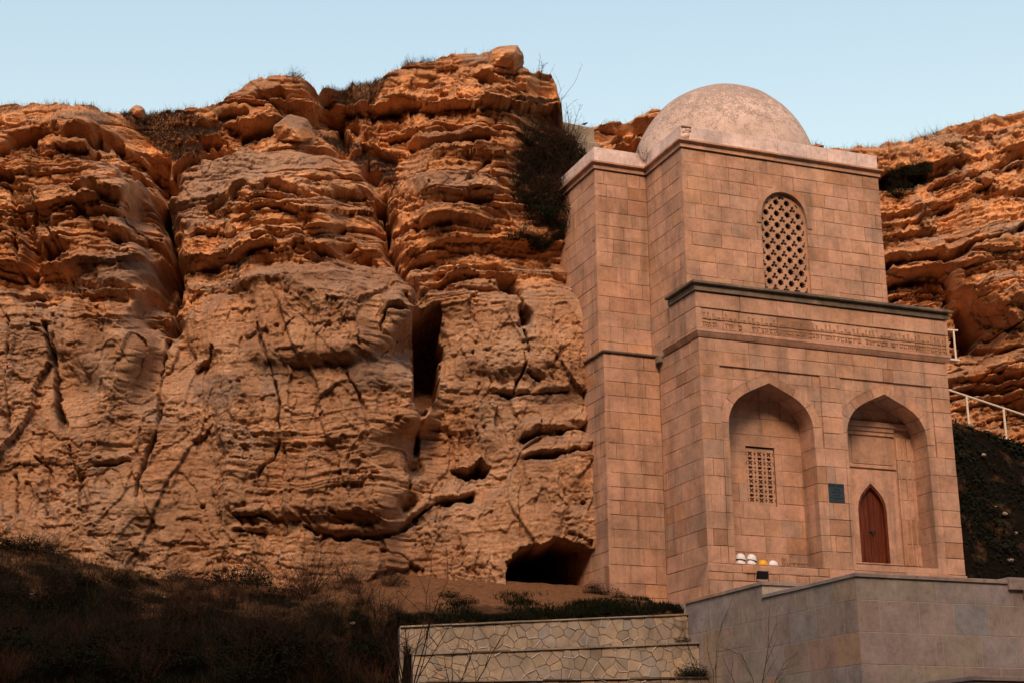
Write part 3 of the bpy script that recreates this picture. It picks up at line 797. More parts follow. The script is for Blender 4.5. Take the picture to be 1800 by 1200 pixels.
# tower front with the arched window opening
WPROF = smooth_prof([(1., 9.85), (.985, 10.1), (.9, 10.4), (.72, 10.63), (.45, 10.79), (.2, 10.855), (0, 10.875)])
WCX, WHW, WB = 3.225, .755, 7.64
def wopen(off=0, zb=WB):
    L = []
    for i, (a, z) in enumerate(WPROF):
        p0 = WPROF[max(i-1, 0)]; p1 = WPROF[min(i+1, len(WPROF)-1)]
        tx, tz = -(p1[0]-p0[0])*WHW, p1[1]-p0[1]; q = math.hypot(tx, tz)
        if i == len(WPROF)-1: L.append((0, z+off))
        else: L.append((a*WHW+off*tz/q, z+off*tx/q))
    return [(WCX-L[0][0], zb)] + [(WCX-a, z) for a, z in L] + [(WCX+a, z) for a, z in L[-2::-1]] + [(WCX+L[0][0], zb)]
tower = solid('tower_wall', prism([(.02, ZL+.17), (XR-.02, ZL+.17), (XR-.02, ZC+.15), (.02, ZC+.15)], [wopen(.02)], FRONT(D1), -.5, C_), M_MORTAR, maus, .5)

# ---- ashlar courses
# portal front: frame around the sunk panels
PL, PR = [(.6, 3.28), (3.73, 3.28), (3.73, 5.33), (.6, 5.33)], [(4.377, 3.28), (7.40, 3.28), (7.40, 5.345), (4.377, 5.345)]
hs = [.0, .46, .9, 1.34, 1.8, 2.3, 2.78, 3.28, 3.72, 4.18, 4.6, 5.0, 5.335, 5.72, ZM-.022]
F0 = FRONT(0)
courses(F0, 0, .6, 0, 5.335, portal, l=.5, seed=1, heights=hs[:13])
courses(F0, 3.73, 4.377, 0, 5.335, portal, l=.62, seed=2, heights=hs[:13])
courses(F0, 7.40, W_, 0, 5.335, portal, l=.6, seed=3, heights=hs[:13])
courses(F0, 0, W_, 0, 0, portal, l=.8, seed=4, heights=hs[12:])
DEEP = ND-.01
for (a, b, op, sd) in ((.6, CXA, NA, 11), (CXA, 3.73, NA, 12), (4.377, CXB, NB, 13), (CXB, 7.40, NB, 14)):
    courses(F0, a, b, 0, 3.28, portal, l=.9, seed=sd, heights=hs[:8], openings=[op], deep=DEEP)
courses(F0, .6, 3.73, 3.28, 5.335, portal, l=.7, seed=15, heights=hs[7:13], openings=[NA2], d=-REC, deep=.06)
courses(F0, 4.377, 7.40, 3.28, 5.345, portal, l=.7, seed=16, heights=hs[7:12]+[5.345], openings=[NB2], d=-REC, deep=.06)
# arch rings of voussoirs that run the depth of the niche
def ring(cx, nst, d1, deep, parent, seed):
    r = random.Random(seed)
    inn = opening(cx, 3.28)[0:]; out = opening(cx, 3.28, .25)
    n = len(inn); cuts = [0]
    tot = n-1
    while cuts[-1] < tot-3: cuts.append(min(tot, cuts[-1]+r.choice((5, 6, 7, 8))))
    if cuts[-1] != tot: cuts[-1] = tot
    for a, b in zip(cuts[:-1], cuts[1:]):
        V, F = [], []
        dd = d1 + r.uniform(-.006, .006)
        m_ = b-a+1
        for i in range(a, b+1):
            sh = .006*(1 if i == a else -1 if i == b else 0)
            for P in (inn, out):
                p = P[i]
                if i in (a, b):
                    q = P[i+1] if i == a else P[i-1]; L = math.hypot(q[0]-p[0], q[1]-p[1])+1e-9
                    p = (p[0]+(q[0]-p[0])/L*.007, p[1]+(q[1]-p[1])/L*.007)
                for dep in (dd, dd-deep if P is inn else d1-.09): V.append(F0(p[0], p[1], dep))
        # order per station: in_front,in_back,out_front,out_back
        for i in range(m_-1):
            o, q = 4*i, 4*(i+1)
            F += [(o, o+2, q+2, q), (o+1, o, q, q+1), (o+2, o+3, q+3, q+2), (o+3, o+1, q+1, q+3)]
        F += [(0, 1, 3, 2), (4*(m_-1), 4*(m_-1)+2, 4*(m_-1)+3, 4*(m_-1)+1)]
        me_area = .3
        put_block(V, F, r.random(), parent, None, me_area)
ring(CXA, 9, -.012, ND-.02, portal, 21); ring(CXB, 9, -.012, ND-.02, portal, 22)
# base courses under the left niche, worn stones
courses(FRONT(.0), -.02, 3.6, -.44, -.005, portal, h=.215, l=.55, seed=31, d=.03, deep=.14, jit=.018, rough=.012)
courses(FRONT(.0), 3.6, W_+.02, -.44, -.005, portal, h=.43, l=.9, seed=32, d=.03, deep=.14, jit=.012, rough=.006)
courses(FRONT(.0), -.02, W_+.02, -1.5, -.45, portal, h=.5, l=1., seed=33, d=.05, deep=.16, jit=.012, rough=.004)
# frieze: plain slab course above, inscription band below
O_ = .08
courses(FRONT(-O_), -O_, W_+O_, 6.88, ZL-.02, portal, l=1.05, seed=41, heights=[6.885, ZL-.02], deep=.14, gap=.006)
courses(FRONT(-O_), -O_+.10, W_+O_-.10, 6.30, 6.875, portal, l=1.2, seed=42, heights=[6.315, 6.875], d=-.03, deep=.11, gap=.006)
for ua, ub in ((-O_, -O_+.10), (W_+O_-.10, W_+O_)):
    put_block(*chamfer_block(ua+.002, ub-.002, 6.30 if ua > 1 else 6.45, 6.875, FRONT(-O_), -.14, .0, .008), .5, portal, None, .05)
# left flank of portal and tower
L0 = LEFT(0)
courses(L0, .0, YBL+.5, -1.5, 0, sidewall, l=.95, seed=50, h=.5)
hl = [0, .46, .9, 1.34, 1.8, 2.3, 2.78, 3.28, 3.72, 4.18, 4.6, 5.0, 5.335, 5.72, ZM-.022]
courses(L0, .0, YBL, 0, ZM, sidewall, l=.85, seed=51, heights=hl)
courses(L0, 1.51, YBU, ZM, ZL, sidewall, l=.8, seed=52, h=.45)
courses(L0, D1, YBU, ZL, ZC-.022, sidewall, l=.66, seed=53, h=.43)
courses(LEFT(-O_), -O_, 1.5, 6.885, ZL-.004, sidewall, l=.9, seed=54, heights=[6.885, ZL-.004], deep=.15)
courses(LEFT(-O_), -O_, 1.5, 6.315, 6.875, sidewall, l=1.2, seed=55, heights=[6.315, 6.875], d=-.0, deep=.15)
# tower front
courses(FRONT(D1), 0, XR, 7.6, ZC-.022, tower, l=.62, seed=61, h=.43, openings=[wopen(.15, 9.85)+[], wopen(.0)], deep=.12)
# bay, lower and upper, front and flank
courses(FRONT(YBL), XBL, 0, -1.5, 6.12, baywall, l=.7, seed=71, h=.43)
courses(LEFT(XBL), YBL, 5.2, -1.5, 6.12, baywall, l=.7, seed=72, h=.43)
courses(FRONT(YBU), XBU, 0, 6.16, ZC-.022, baywall, l=.68, seed=73, h=.42)
courses(LEFT(XBU), YBU, 6.4, 6.16, ZC-.022, baywall, l=.7, seed=74, h=.42)
# niche back walls
backA = solid('niche_wall', prism([(.5, -.3), (4.0, -.3), (4.0, 5.6), (.5, 5.6)], [[(1.70, 1.74), (2.60, 1.74), (2.60, 3.37), (1.70, 3.37)]], FRONT(ND), -.35, C_), M_MORTAR, maus, .5)
courses(FRONT(ND), .72, 3.55, 0, 5.1, backA, l=.72, seed=81, h=.45, openings=[[(1.70, 1.74), (2.60, 1.74), (2.60, 3.37), (1.70, 3.37)]], deep=.10)
DX0, DX1 = 5.165, 6.105
DPROF = [(DX0, .345), (DX0, 1.80), (DX0+.03, 2.02), (DX0+.12, 2.22), (DX0+.27, 2.40), (5.635, 2.585)]
DOOR = DPROF + [(DX0+DX1-a, z) for a, z in DPROF[-2::-1]]
backB = solid('niche_wall', prism([(4.2, -.3), (7.5, -.3), (7.5, 5.6), (4.2, 5.6)], [DOOR], FRONT(ND), -.35, C_), M_CORE, maus, .5)
courses(FRONT(ND), 4.45, 7.2, 4.36, 5.1, backB, l=1.1, seed=82, h=.4, deep=.1)
courses(FRONT(ND), 6.55, 7.15, .30, 3.95, backB, l=.4, seed=83, h=.6, d=.035, deep=.1)
courses(FRONT(ND), 4.45, 7.15, -.2, .29, backB, l=1.4, seed=84, h=.5, d=.05, deep=.2)
courses(FRONT(ND), 5.1, 6.42, 3.13, 3.93, backB, l=1.6, seed=85, h=.8, d=-.005, deep=.03)
courses(FRONT(ND), 4.5, 6.5, .30, 2.98, backB, l=3., seed=86, h=2.68, openings=[DOOR], d=.0, deep=.06)
for z0, z1, d in ((4.20, 4.345, .09), (4.07, 4.19, .055), (3.96, 4.06, .025), (3.01, 3.11, .03)):
    put_block(*chamfer_block(4.6, 6.52 if z0 < 4.1 else 7.15, z0, z1, FRONT(ND), -.03, d, .012), rb.random(), backB, None, .2)
for u in (6.62, 6.82, 7.0):
    put_block(*chamfer_block(u, u+.045, .32, 3.9, FRONT(ND), .0, .06, .01), .45, backB, None, .1)
# window hood stones
r_ = random.Random(8)
wi, wo = wopen(.0, 9.85), wopen(.15, 9.85)
n = len(wi); cuts = [0, 5, 10, 15, 20, 26, 31, 36, 41, n-1]
cuts = [c for c in cuts if c < n-1]+[n-1]
for a, b in zip(cuts[:-1], cuts[1:]):
    V, F = [], []
    for i in range(a, b+1):
        for P in (wi, wo):
            for dep in (.025, -.13): V.append(FRONT(D1)(P[i][0], P[i][1], dep))
    for i in range(b-a):
        o, q = 4*i, 4*(i+1)
        F += [(o, o+2, q+2, q), (o+1, o, q, q+1), (o+2, o+3, q+3, q+2), (o+3, o+1, q+1, q+3)]
    F += [(0, 1, 3, 2), (4*(b-a), 4*(b-a)+2, 4*(b-a)+3, 4*(b-a)+1)]
    put_block(V, F, r_.random(), tower, None, .12)

# ---- the 300 largest blocks are single objects, the small rest one mesh per wall
BLK.sort(key=lambda b: -b[0])
rest = {}
for i, (ar, V, F, rn, par, mt) in enumerate(BLK):
    if i < 300:
        me = mesh_from('stone_block', V, F, mt); fix_normals(me); attr(me, 'rnd', rn); link('stone_block', me, par)
    else:
        q = rest.setdefault(par.name, [par, MB(), []]); q[1].add(V, F); q[2] += [rn]*len(V)
for par, mb, rn in rest.values():
    me = mesh_from('small_stone_blocks', mb.V, mb.F, M_STONE); fix_normals(me); attr(me, 'rnd', np.array(rn))
    tag(link('small_stone_blocks', me, par), kind='stuff')

# ---- mouldings: profile swept round left and front
def sweep(name, prof, path, mat, parent, rnd=.5, cap=True):
    """prof: (out, z) list; path: list of (corner xy, outward xy) – mitred"""
    V, F = [], []; k = len(prof)
    for (x, y), (ox, oy) in path:
        for d, z in prof: V.append((x+ox*d, y+oy*d, z))
    for i in range(len(path)-1):
        for j in range(k):
            F.append((i*k+j, i*k+(j+1) % k, (i+1)*k+(j+1) % k, (i+1)*k+j))
    F.append(tuple(range(k))); F.append(tuple(range((len(path)-1)*k, len(path)*k))[::-1])
    me = mesh_from(name, V, F, mat); fix_normals(me); attr(me, 'rnd', rnd)
    return link(name, me, parent)
def pieces(name, prof, a, b, out, mat, parent, ln, seed, m0=0, m1=0):
    """a moulding laid in separate lengths from a to b; m0/m1 mitre at the ends"""
    r = random.Random(seed); a = Vector(a); b = Vector(b); L = (b-a).length; t = (b-a)/L
    u = 0
    while u < L-.01:
        v = min(L, u+ln*r.uniform(.8, 1.3))
        if L-v < .3*ln: v = L
        e0 = m0 if u == 0 else 0; e1 = m1 if v == L else 0
        V, F = [], []; k = len(prof); j = r.uniform(-.004, .004)
        for (s, e, sg) in ((u+(.003 if u else 0), e0, -1), (v-(.003 if v < L else 0), e1, 1)):
            for d, z in prof:
                p = a + t*(s + sg*e*d); V.append((p.x+out[0]*(d+j), p.y+out[1]*(d+j), z+j*.5))
        for i in range(k): F.append((i, (i+1) % k, k+(i+1) % k, k+i))
        F.append(tuple(range(k))); F.append(tuple(range(k, 2*k))[::-1])
        me = mesh_from(name, V, F, mat); fix_normals(me); attr(me, 'rnd', r.random()); link(name, me, parent)
        u = v
mould = [(-.05, ZM), (.02, ZM), (.05, ZM+.05), (.085, ZM+.12), (.10, ZM+.14), (.10, 6.30), (-.05, 6.30)]
pieces('moulding', mould, (0, 0), (W_, 0), (0, -1), M_STONE, portal, 1.3, 91, 1, 1)
pieces('moulding', mould, (0, 0), (0, 1.96), (-1, 0), M_STONE, portal, 1.2, 92, 1, 0)
led1 = [(-.05, ZL), (.13, ZL), (.13, ZL+.16), (-.05, ZL+.16)]
led2 = [(-.55, ZL+.175), (.19, ZL+.175), (.22, ZL+.19), (.22, ZL+.25), (.19, ZL+.27), (-.55, ZL+.30)]
for pr, nm, sd, ln in ((led1, 'ledge_course', 93, 1.5), (led2, 'ledge_slab', 94, .95)):
    pieces(nm, pr, (0, 0), (W_, 0), (0, -1), M_GREY, portal, ln, sd, 1, 1)
    pr2 = [(max(d, -.02), z) for d, z in pr]
    pieces(nm, pr2, (0, 0), (0, 1.48), (-1, 0), M_GREY, portal, ln, sd+10, 1, 0)
blk = MB(); blk.box((-.14, 2.12, 5.93), (.02, 2.34, 6.10)); blk.build('drain_spout', M_GREY, sidewall, rnd=.5)
# thin ledge on the lower bay
bl = [(-.45, 6.125), (.05, 6.125), (.065, 6.16), (.05, 6.19), (-.45, 6.22)]
pieces('ledge_slab', bl, (XBL, YBL), (0, YBL), (0, -1), M_GREY, baywall, .7, 95, 1, 0)
pieces('ledge_slab', bl, (XBL, YBL), (XBL, 4.4), (-1, 0), M_GREY, baywall, .7, 96, 1, 0)
# cornice and parapet
cor = [(-.06, ZC), (.05, ZC), (.05, ZC+.12), (.09, ZC+.135), (.135, ZC+.165), (.135, ZC+.215), (-.06, ZC+.215)]
pieces('cornice', cor, (0, D1), (XR, D1), (0, -1), M_STONE, tower, 1.4, 97, 1, 1)
pieces('cornice', cor, (0, D1), (0, YBU), (-1, 0), M_STONE, tower, 1.3, 98, 1, -1)
pieces('cornice', cor, (XBU, YBU), (0, YBU), (0, -1), M_STONE, baywall, 1.2, 99, 1, -1)
pieces('cornice', cor, (XBU, YBU), (XBU, 6.6), (-1, 0), M_STONE, baywall, 1.2, 100, 1, 0)
ZQ = ZC+.22
par = [(-.22, ZQ), (.0, ZQ), (.0, ZP-.012), (-.012, ZP), (-.22, ZP)]
pieces('parapet_stone', par, (.38, D1), (XR, D1), (0, -1), M_PARA, tower, .85, 101, 0, 0)
pieces('parapet_stone', par, (0, D1+.22), (0, YBU+.3), (-1, 0), M_PARA, tower, .8, 102, 0, 0)
pieces('parapet_stone', par, (XBU, YBU), (-.0, YBU), (0, -1), M_PARA, baywall, .95, 103, 1, 0)
pieces('parapet_stone', par, (XBU, YBU), (XBU, 6.6), (-1, 0), M_PARA, baywall, .9, 104, 1, 0)
pieces('parapet_stone', par, (XR, D1), (XR, 7.3), (1, 0), M_PARA, tower, .9, 105, 0, 0)
# carved corner stone: square frame with a rounded animal relief
ng = 30
V, F = [], []
for i in range(ng+1):
    for j in range(ng+1):
        a, b = i/ng, j/ng
        fr = max(abs(a-.5), abs(b-.5))
        h = .0 if fr > .44 else -.055
        if fr <= .44:
            x, y = a-.5, b-.5
            bl_ = lambda cx, cy, rx, ry, hh: hh*max(0, 1-((x-cx)/rx)**2-((y-cy)/ry)**2)**.5
            h += max(bl_(.02, -.12, .24, .2, .075), bl_(-.12, .16, .16, .17, .07), bl_(.2, .02, .12, .25, .05), bl_(.22, .28, .2, .1, .055), bl_(-.25, -.2, .12, .16, .05))
            h -= .03*(((x+.08)**2+(y-.2)**2) < .0016) + .03*(abs(y+.02-.5*x) < .03 and x > .02)
        V.append((a*.375+.003, D1-h, ZQ+.003+b*(ZP-ZQ-.006)))
idx = lambda i, j: i*(ng+1)+j
for i in range(ng):
    for j in range(ng): F.append((idx(i, j), idx(i, j+1), idx(i+1, j+1), idx(i+1, j)))
b0 = len(V)
V += [(.003, D1+.21, ZQ+.003), (.378, D1+.21, ZQ+.003), (.378, D1+.21, ZP-.003), (.003, D1+.21, ZP-.003)]
F += [tuple(idx(i, 0) for i in range(ng+1))+(b0+1, b0), tuple(idx(i, ng) for i in range(ng, -1, -1))+(b0+3, b0+2), tuple(idx(0, j) for j in range(ng, -1, -1))+(b0, b0+3), tuple(idx(ng, j) for j in range(ng+1))+(b0+2, b0+1)]
me = mesh_from('carved_corner_stone', V, F, M_PARA); fix_normals(me); attr(me, 'rnd', .4); link('carved_corner_stone', me, tower)
# roofs
rf = MB(); rf.box((XBU+.2, YBU+.2, ZC+.02), (.0, 7.2, ZC+.25)); rf.box((.2, D1+.2, ZC+.1), (XR-.2, 7.2, ZC+.28)); rf.build('flat_roof', M_GREY, maus, rnd=.4)
# dome
V, F = [], []; ns, nr = 96, 40
DC = (3.19, 3.8); DR, DZ, DH = 2.885, 12.33, 3.17
for i in range(nr):
    a = -.14 + (math.pi/2+.14)*i/nr
    for j in range(ns):
        w = 2*math.pi*j/ns; rr = DR*math.cos(a) if a > 0 else DR
        V.append((DC[0]+rr*math.cos(w), DC[1]+rr*math.sin(w), DZ+DH*math.sin(a)))
V.append((DC[0], DC[1], DZ+DH+.012))
for i in range(nr-1):
    for j in range(ns): F.append((i*ns+j, i*ns+(j+1) % ns, (i+1)*ns+(j+1) % ns, (i+1)*ns+j))
for j in range(ns): F.append(((nr-1)*ns+j, (nr-1)*ns+(j+1) % ns, nr*ns))
Vn = np.array(V); nn = fbm(Vn[:, 0]*1.1+Vn[:, 2]*.7, Vn[:, 1]*1.1+Vn[:, 2]*.4, 5, 3)
c0 = np.array([DC[0], DC[1], DZ]); Vn = Vn + (Vn-c0)/np.linalg.norm(Vn-c0, axis=1)[:, None]*(nn*.025)[:, None]
link('dome', mesh_from('dome', Vn.tolist(), F, M_DOME, True), maus)

# ---- inscription in relief on the frieze band: two tiers of upright letters
ins = MB(); r = random.Random(17); u = .12
Fz = FRONT(-O_)
def stroke(u0, u1, z0, z1, d=-.008):
    V, F = chamfer_block(u0, u1, z0, z1, Fz, -.035, d, .006); ins.add(V, F)
while u < W_-.12:
    grp = r.random()
    w = r.uniform(.09, .13); zb = 6.575+r.uniform(-.008, .008)
    stroke(u, u+w+.01, zb, zb+.03)                                   # base line of upper tier
    if grp < .55:
        hgt = r.uniform(.14, .22); stroke(u+.025, u+.055, zb+.02, zb+hgt); stroke(u+.012, u+.07, zb+hgt-.01, zb+hgt+.018)
    else:
        stroke(u+.01, u+.04, zb+.02, zb+.075); stroke(u+.03, u+.085, zb+.06, zb+.09); 
    stroke(u+.075, u+w, zb+.028, zb+.07)
    z2 = 6.42+r.uniform(-.01, .01)
    if r.random() < .85:
        stroke(u, u+w, z2+.06, z2+.085); stroke(u+.02, u+.045, z2-.05, z2+.07)
        if r.random() < .5: stroke(u+.05, u+w-.01, z2-.04, z2-.012)
        if r.random() < .5: stroke(u+w-.035, u+w-.01, z2-.02, z2+.07)
    u += w + r.uniform(.008, .04)
M_INS = stone_mat('carved_inscription', [(0, (.30, .165, .10)), (1, (.34, .19, .115))], (.12, .08, .05), .6)
tag(ins.build('inscription', M_INS, portal, rnd=.5), kind='stuff')
# scratched letters low on the niche wall
def text_mesh(name, body, size, mat, parent, loc, rot, extrude=.002, align='LEFT', bold=0.):
    cu = bpy.data.curves.new(name, 'FONT'); cu.body = body; cu.size = size; cu.extrude = extrude; cu.align_x = align; cu.offset = bold
    cu.resolution_u = 3
    t = bpy.data.objects.new('tmp', cu); COL.objects.link(t)
    dg = bpy.context.evaluated_depsgraph_get(); dg.update()
    me = bpy.data.meshes.new_from_object(t.evaluated_get(dg)); me.name = name
    bpy.data.objects.remove(t, do_unlink=True)
    me.materials.clear(); me.materials.append(mat); attr(me, 'rnd', .2)
    o = link(name, me, parent); o.location = loc; o.rotation_euler = rot
    return o
M_SCR = plain_mat('scratched_stone', (.20, .105, .06))
text_mesh('carved_letters', 'BKTEBT', .26, M_SCR, backA, (2.62, ND-.006, .06), (R(90), 0, 0))
text_mesh('carved_letters', 'BK', .15, M_SCR, backA, (2.62, ND-.006, .255), (R(90), 0, 0))

# ---- lattice windows
def lattice(name, outer, holes, M, d0, d1, parent):
    return solid(name, prism(outer, holes, M, d0, d1), M_STONE, parent, .47)
def star(cx, cz, r0, r1, n=8, ph=0):
    return [(cx+(r0 if k % 2 == 0 else r1)*math.cos(ph+math.pi*k/n), cz+(r0 if k % 2 == 0 else r1)*math.sin(ph+math.pi*k/n)) for k in range(2*n)]
def lobes(cx, cz, n, r, ph, rc, sx=1., sz=1., deep=.35):
    P = []
    for k in range(24):
        a = 2*math.pi*k/24; q = r*(deep+(1-deep)*abs(math.cos(n*(a-ph)/2))**.8)
        P.append((cx+sx*q*math.cos(a), cz+sz*q*math.sin(a)))
    return P
def shrink(outl, c, k): return [(c[0]+(x-c[0])*k, c[1]+(z-c[1])*k) for x, z in outl]
def inside(p, poly):
    c = False; n = len(poly)
    for i in range(n):
        (x0, y0), (x1, y1) = poly[i], poly[(i+1) % n]
        if (y0 > p[1]) != (y1 > p[1]) and p[0] < (x1-x0)*(p[1]-y0)/(y1-y0)+x0: c = not c
    return c
win = empty('window', (WCX, D1, WB)); win.parent = maus
outl = wopen(-.01); lim = wopen(-.045)
H = []
PX, PZ = .352, .348
for row in range(-1, 20):
    for colm in range(-4, 5):
        for kind in (0, 1):
            cx = WCX-.5*PX + colm*PX + (.5*PX if kind else 0); cz = 7.80 + row*PZ + (.5*PZ if kind else 0)
            P = star(cx, cz, .116, .078, 8, math.pi/8) if kind == 0 else lobes(cx, cz-.005, 3, .108, math.pi/2, 0, deep=.3)
            k = sum(inside(p, lim) for p in P)
            if k == len(P): H.append(P)
            elif k > len(P)*.35:
                Q = [p for p in P if inside(p, lim)]
                if len(Q) > 4: H.append(Q)
back_to = Matrix.Translation((-WCX, -D1, -WB))
lt = lattice('lattice', outl, H, FRONT(D1), -.20, -.10, None); lt.data.transform(back_to); lt.parent = win
fr = solid('frame', prism(wopen(.012), [wopen(-.03)], FRONT(D1), -.24, -.09), M_STONE, None, .6); fr.data.transform(back_to); fr.parent = win
win2 = empty('window', (2.15, ND, 1.74)); win2.parent = maus
o2 = [(1.705, 1.745), (2.595, 1.745), (2.595, 3.33), (1.705, 3.33)]
H = []
cw, rh = .1465, .1275
for c in range(-3, 4):
    for r2 in range(11):
        cx = 2.15 + c*cw; cz = 1.745+.155 + r2*rh
        if r2 % 2 == 0:
            P = lobes(cx, cz, 4, .082, math.pi/4, 0, deep=.25) if c % 2 == 0 else lobes(cx, cz, 4, .066, 0, 0, .62, 1.05, deep=.3)
        else:
            P = lobes(cx, cz, 2, .066, 0, 0, 1, .9, deep=.55) if c % 2 == 0 else star(cx, cz, .03, .026, 4)
        if abs(c) == 3: 
            if r2 % 2: continue
            P = lobes(cx-math.copysign(.02, c), cz, 2, .05, math.pi/2, 0, .5, 1, deep=.4)
        H.append(P)
bk2 = Matrix.Translation((-2.15, -ND, -1.74))
lt = lattice('lattice', o2, H, FRONT(ND), -.14, -.05, None); lt.data.transform(bk2); lt.parent = win2
lin = MB(); lin.box((1.66, ND-.004, 3.372), (2.66, ND+.05, 3.40)); lo = lin.build('lintel', M_STONE, None, rnd=.5); lo.data.transform(bk2); lo.parent = win2

# ---- door
door = empty('door', (5.635, ND, .345)); door.parent = maus
bk3 = Matrix.Translation((-5.635, -ND, -.345))
def inset(poly, k, c=(5.635, 1.4)):
    n = len(poly); out = []
    for i in range(n):
        a, b, c_ = poly[i-1], poly[i], poly[(i+1) % n]
        e1 = Vector((b[0]-a[0], b[1]-a[1])).normalized(); e2 = Vector((c_[0]-b[0], c_[1]-b[1])).normalized()
        n1 = Vector((e1.y, -e1.x)); n2 = Vector((e2.y, -e2.x)); m_ = n1+n2
        m_ = m_/max(.3, m_.dot(n1)) ; out.append((b[0]+m_.x*k, b[1]+m_.y*k))
    return out
dk = .07
din = inset(DOOR, dk) if inside(inset(DOOR, dk)[2], DOOR) else inset(DOOR, -dk)
def dsolid(name, vf, par): 
    o = solid(name, vf, M_WOOD, None, .5); o.data.transform(bk3); o.parent = par; return o
din[0] = (din[0][0], .345); din[-1] = (din[-1][0], .345)
dsolid('door_frame', prism(DOOR, [din], FRONT(ND), -.22, -.02), door)
mid = 5.60
zs_ = sorted({p[1] for p in din})
def clip_half(poly, x, left):
    out = []
    for i in range(len(poly)):
        a, b = poly[i-1], poly[i]; ia = a[0] < x if left else a[0] > x; ib = b[0] < x if left else b[0] > x
        if ia != ib: t = (x-a[0])/(b[0]-a[0]); out.append((x, a[1]+t*(b[1]-a[1])))
        if ib: out.append(b)
    return out
for a, b in ((DX0, mid), (mid, DX1)):
    half = clip_half(clip_half(din, b-.006, True), a+.001, False)
    leaf = dsolid('door_leaf', prism(half, [], FRONT(ND), -.18, -.13), door)
    for c in ((.33, .66) if a == mid else (.5,)):
        xx = a+(b-a)*c
        st_ = clip_half(clip_half(half, xx+.012, True), xx-.012, False)
        s_ = dsolid('batten', prism(st_, [], FRONT(ND), -.135, -.118), leaf)
cover = clip_half(clip_half(din, mid+.03, True), mid-.012, False)
dsolid('cover_strip', prism(cover, [], FRONT(ND), -.13, -.105), door)
lk = MB(); lk.tube([(5.635, ND+.09, 1.23), (5.635, ND+.06, 1.23)], .045, 10); lk.box((5.53, ND+.08, 1.235), (5.75, ND+.10, 1.262)); lk.box((5.60, ND+.065, 1.17), (5.68, ND+.095, 1.235))
lo = lk.build('latch', M_METAL, None); lo.data.transform(bk3); lo.parent = door
# sill
put = chamfer_block(4.62, 6.5, .30, .345, FRONT(ND), -.2, .06, .01)
solid('door_sill', put, M_STONE, maus, .3)

# ================================================================== TERRACE
def th(name, loc, label, cat, group=None):
    return tag(empty(name, loc), label, cat, group)
terr = th('terrace_wall', (XT, YT, -7.6), 'grey-brown slab-clad terrace wall in front of the mausoleum', 'wall')
offT = Matrix.Translation((-XT, -YT, 7.6))
def tput(o): o.data.transform(offT); o.parent = terr; return o
core = MB(); core.box((XT+.005, YT+.005, -7.8), (26, -4.0, ZT-.09)); core.box((XT+.005, -3.99, -7.8), (26, .9, ZT2-.09))
core.box((.3, -4.0+.001, ZT-.09), (26, -3.9, ZT-.05))
tput(core.build('wall_core', M_GROUT, None))
def slabs(M, u0, u1, zs, seed, topcut=None, ln=.98):
    r = random.Random(seed); k = 0
    for za, zb in zip(zs[:-1], zs[1:]):
        u = u0; k += 1; first = True
        while u < u1-.02:
            v = u + ln*r.choice((.5, .9, 1, 1, 1.05, 1.1)); 
            if first and k % 2: v = u+ln*.55
            first = False
            if u1-v < .35: v = u1
            gp = .007
            vf = chamfer_block(u+gp, v-gp, za+gp, zb-gp, M, -.02, .0+r.uniform(-.002, .002), .003)
            tput(solid('cladding_slab', vf, M_TERR, None, r.random())); u = v
zf = [-5.2, -4.54, -3.88, -3.22, -2.56, -1.90, ZT-.082]
slabs(FRONT(YT), XT, 8.2, zf, 5)
slabs(LEFT(XT), YT, -3.99, zf, 6); slabs(LEFT(XT), -3.99, -.16, [-5.2, -4.54, -3.88, -3.22, -2.56, -1.90, ZT2-.072], 7)
cop = [(-.32, -.08), (.035, -.08), (.035, -.012), (.028, 0), (-.32, 0)]
def coping(a, b, out, z, m0, m1, ln=1.6, seed=0):
    n0 = set(bpy.data.objects)
    pieces('coping', [(d, z+h) for d, h in cop], a, b, out, M_TERR, None, ln, seed, m0, m1)
    for o in set(bpy.data.objects)-n0: tput(o)
coping((XT, YT), (3.05, YT), (0, -1), ZT, 1, 0, seed=3); coping((XT, YT), (XT, -3.99), (-1, 0), ZT, 1, 0, seed=4)
coping((XT, -3.99), (XT, -.2), (-1, 0), ZT2, 1, 0, seed=5); coping((XT, -3.99), (1.2, -3.99), (0, -1), ZT2, 1, 0, seed=6)
coping((3.06, YT-.04), (9, YT-.04), (0, -1), ZT+.06, 0, 0, seed=7)
for (a, b, z0, z1) in ((3.06, 3.5, -1.55, -1.36), (3.44, 3.95, -1.70, -1.555), (3.85, 4.4, -1.9, -1.72)):
    tput(solid('stair_step', chamfer_block(a, b, z0, z1, FRONT(YT), -.02, .07, .008), M_TERR, None, .3))
# lower stair wall, corner coming up at the bottom of the view
low = th('stair_wall', (-1.235, -12, -7.6), 'low stair side wall with grey coping, standing before the terrace wall', 'wall')
offL = Matrix.Translation((1.235, 12, 7.6))
lm = MB(); lm.box((-1.21, -11.97, -7.7), (7, -9.2, -3.86)); o = lm.build('wall_core', M_GROUT, None); o.data.transform(offL); o.parent = low
def lput(o): o.data.transform(offL); o.parent = low
for M, u0, u1, sd in ((FRONT(-12), -1.235, 4, 1), (LEFT(-1.235), -12, -9.2, 2)):
    r = random.Random(sd)
    for za, zb in ((-5.5, -4.7), (-4.7, -3.86)):
        u = u0
        while u < u1-.05:
            v = min(u1, u+r.uniform(.8, 1.1)); lput(solid('cladding_slab', chamfer_block(u+.005, v-.005, za+.005, zb-.005, M, -.03, 0, .004), M_TERR, None, r.random())); u = v
n0 = set(bpy.data.objects)
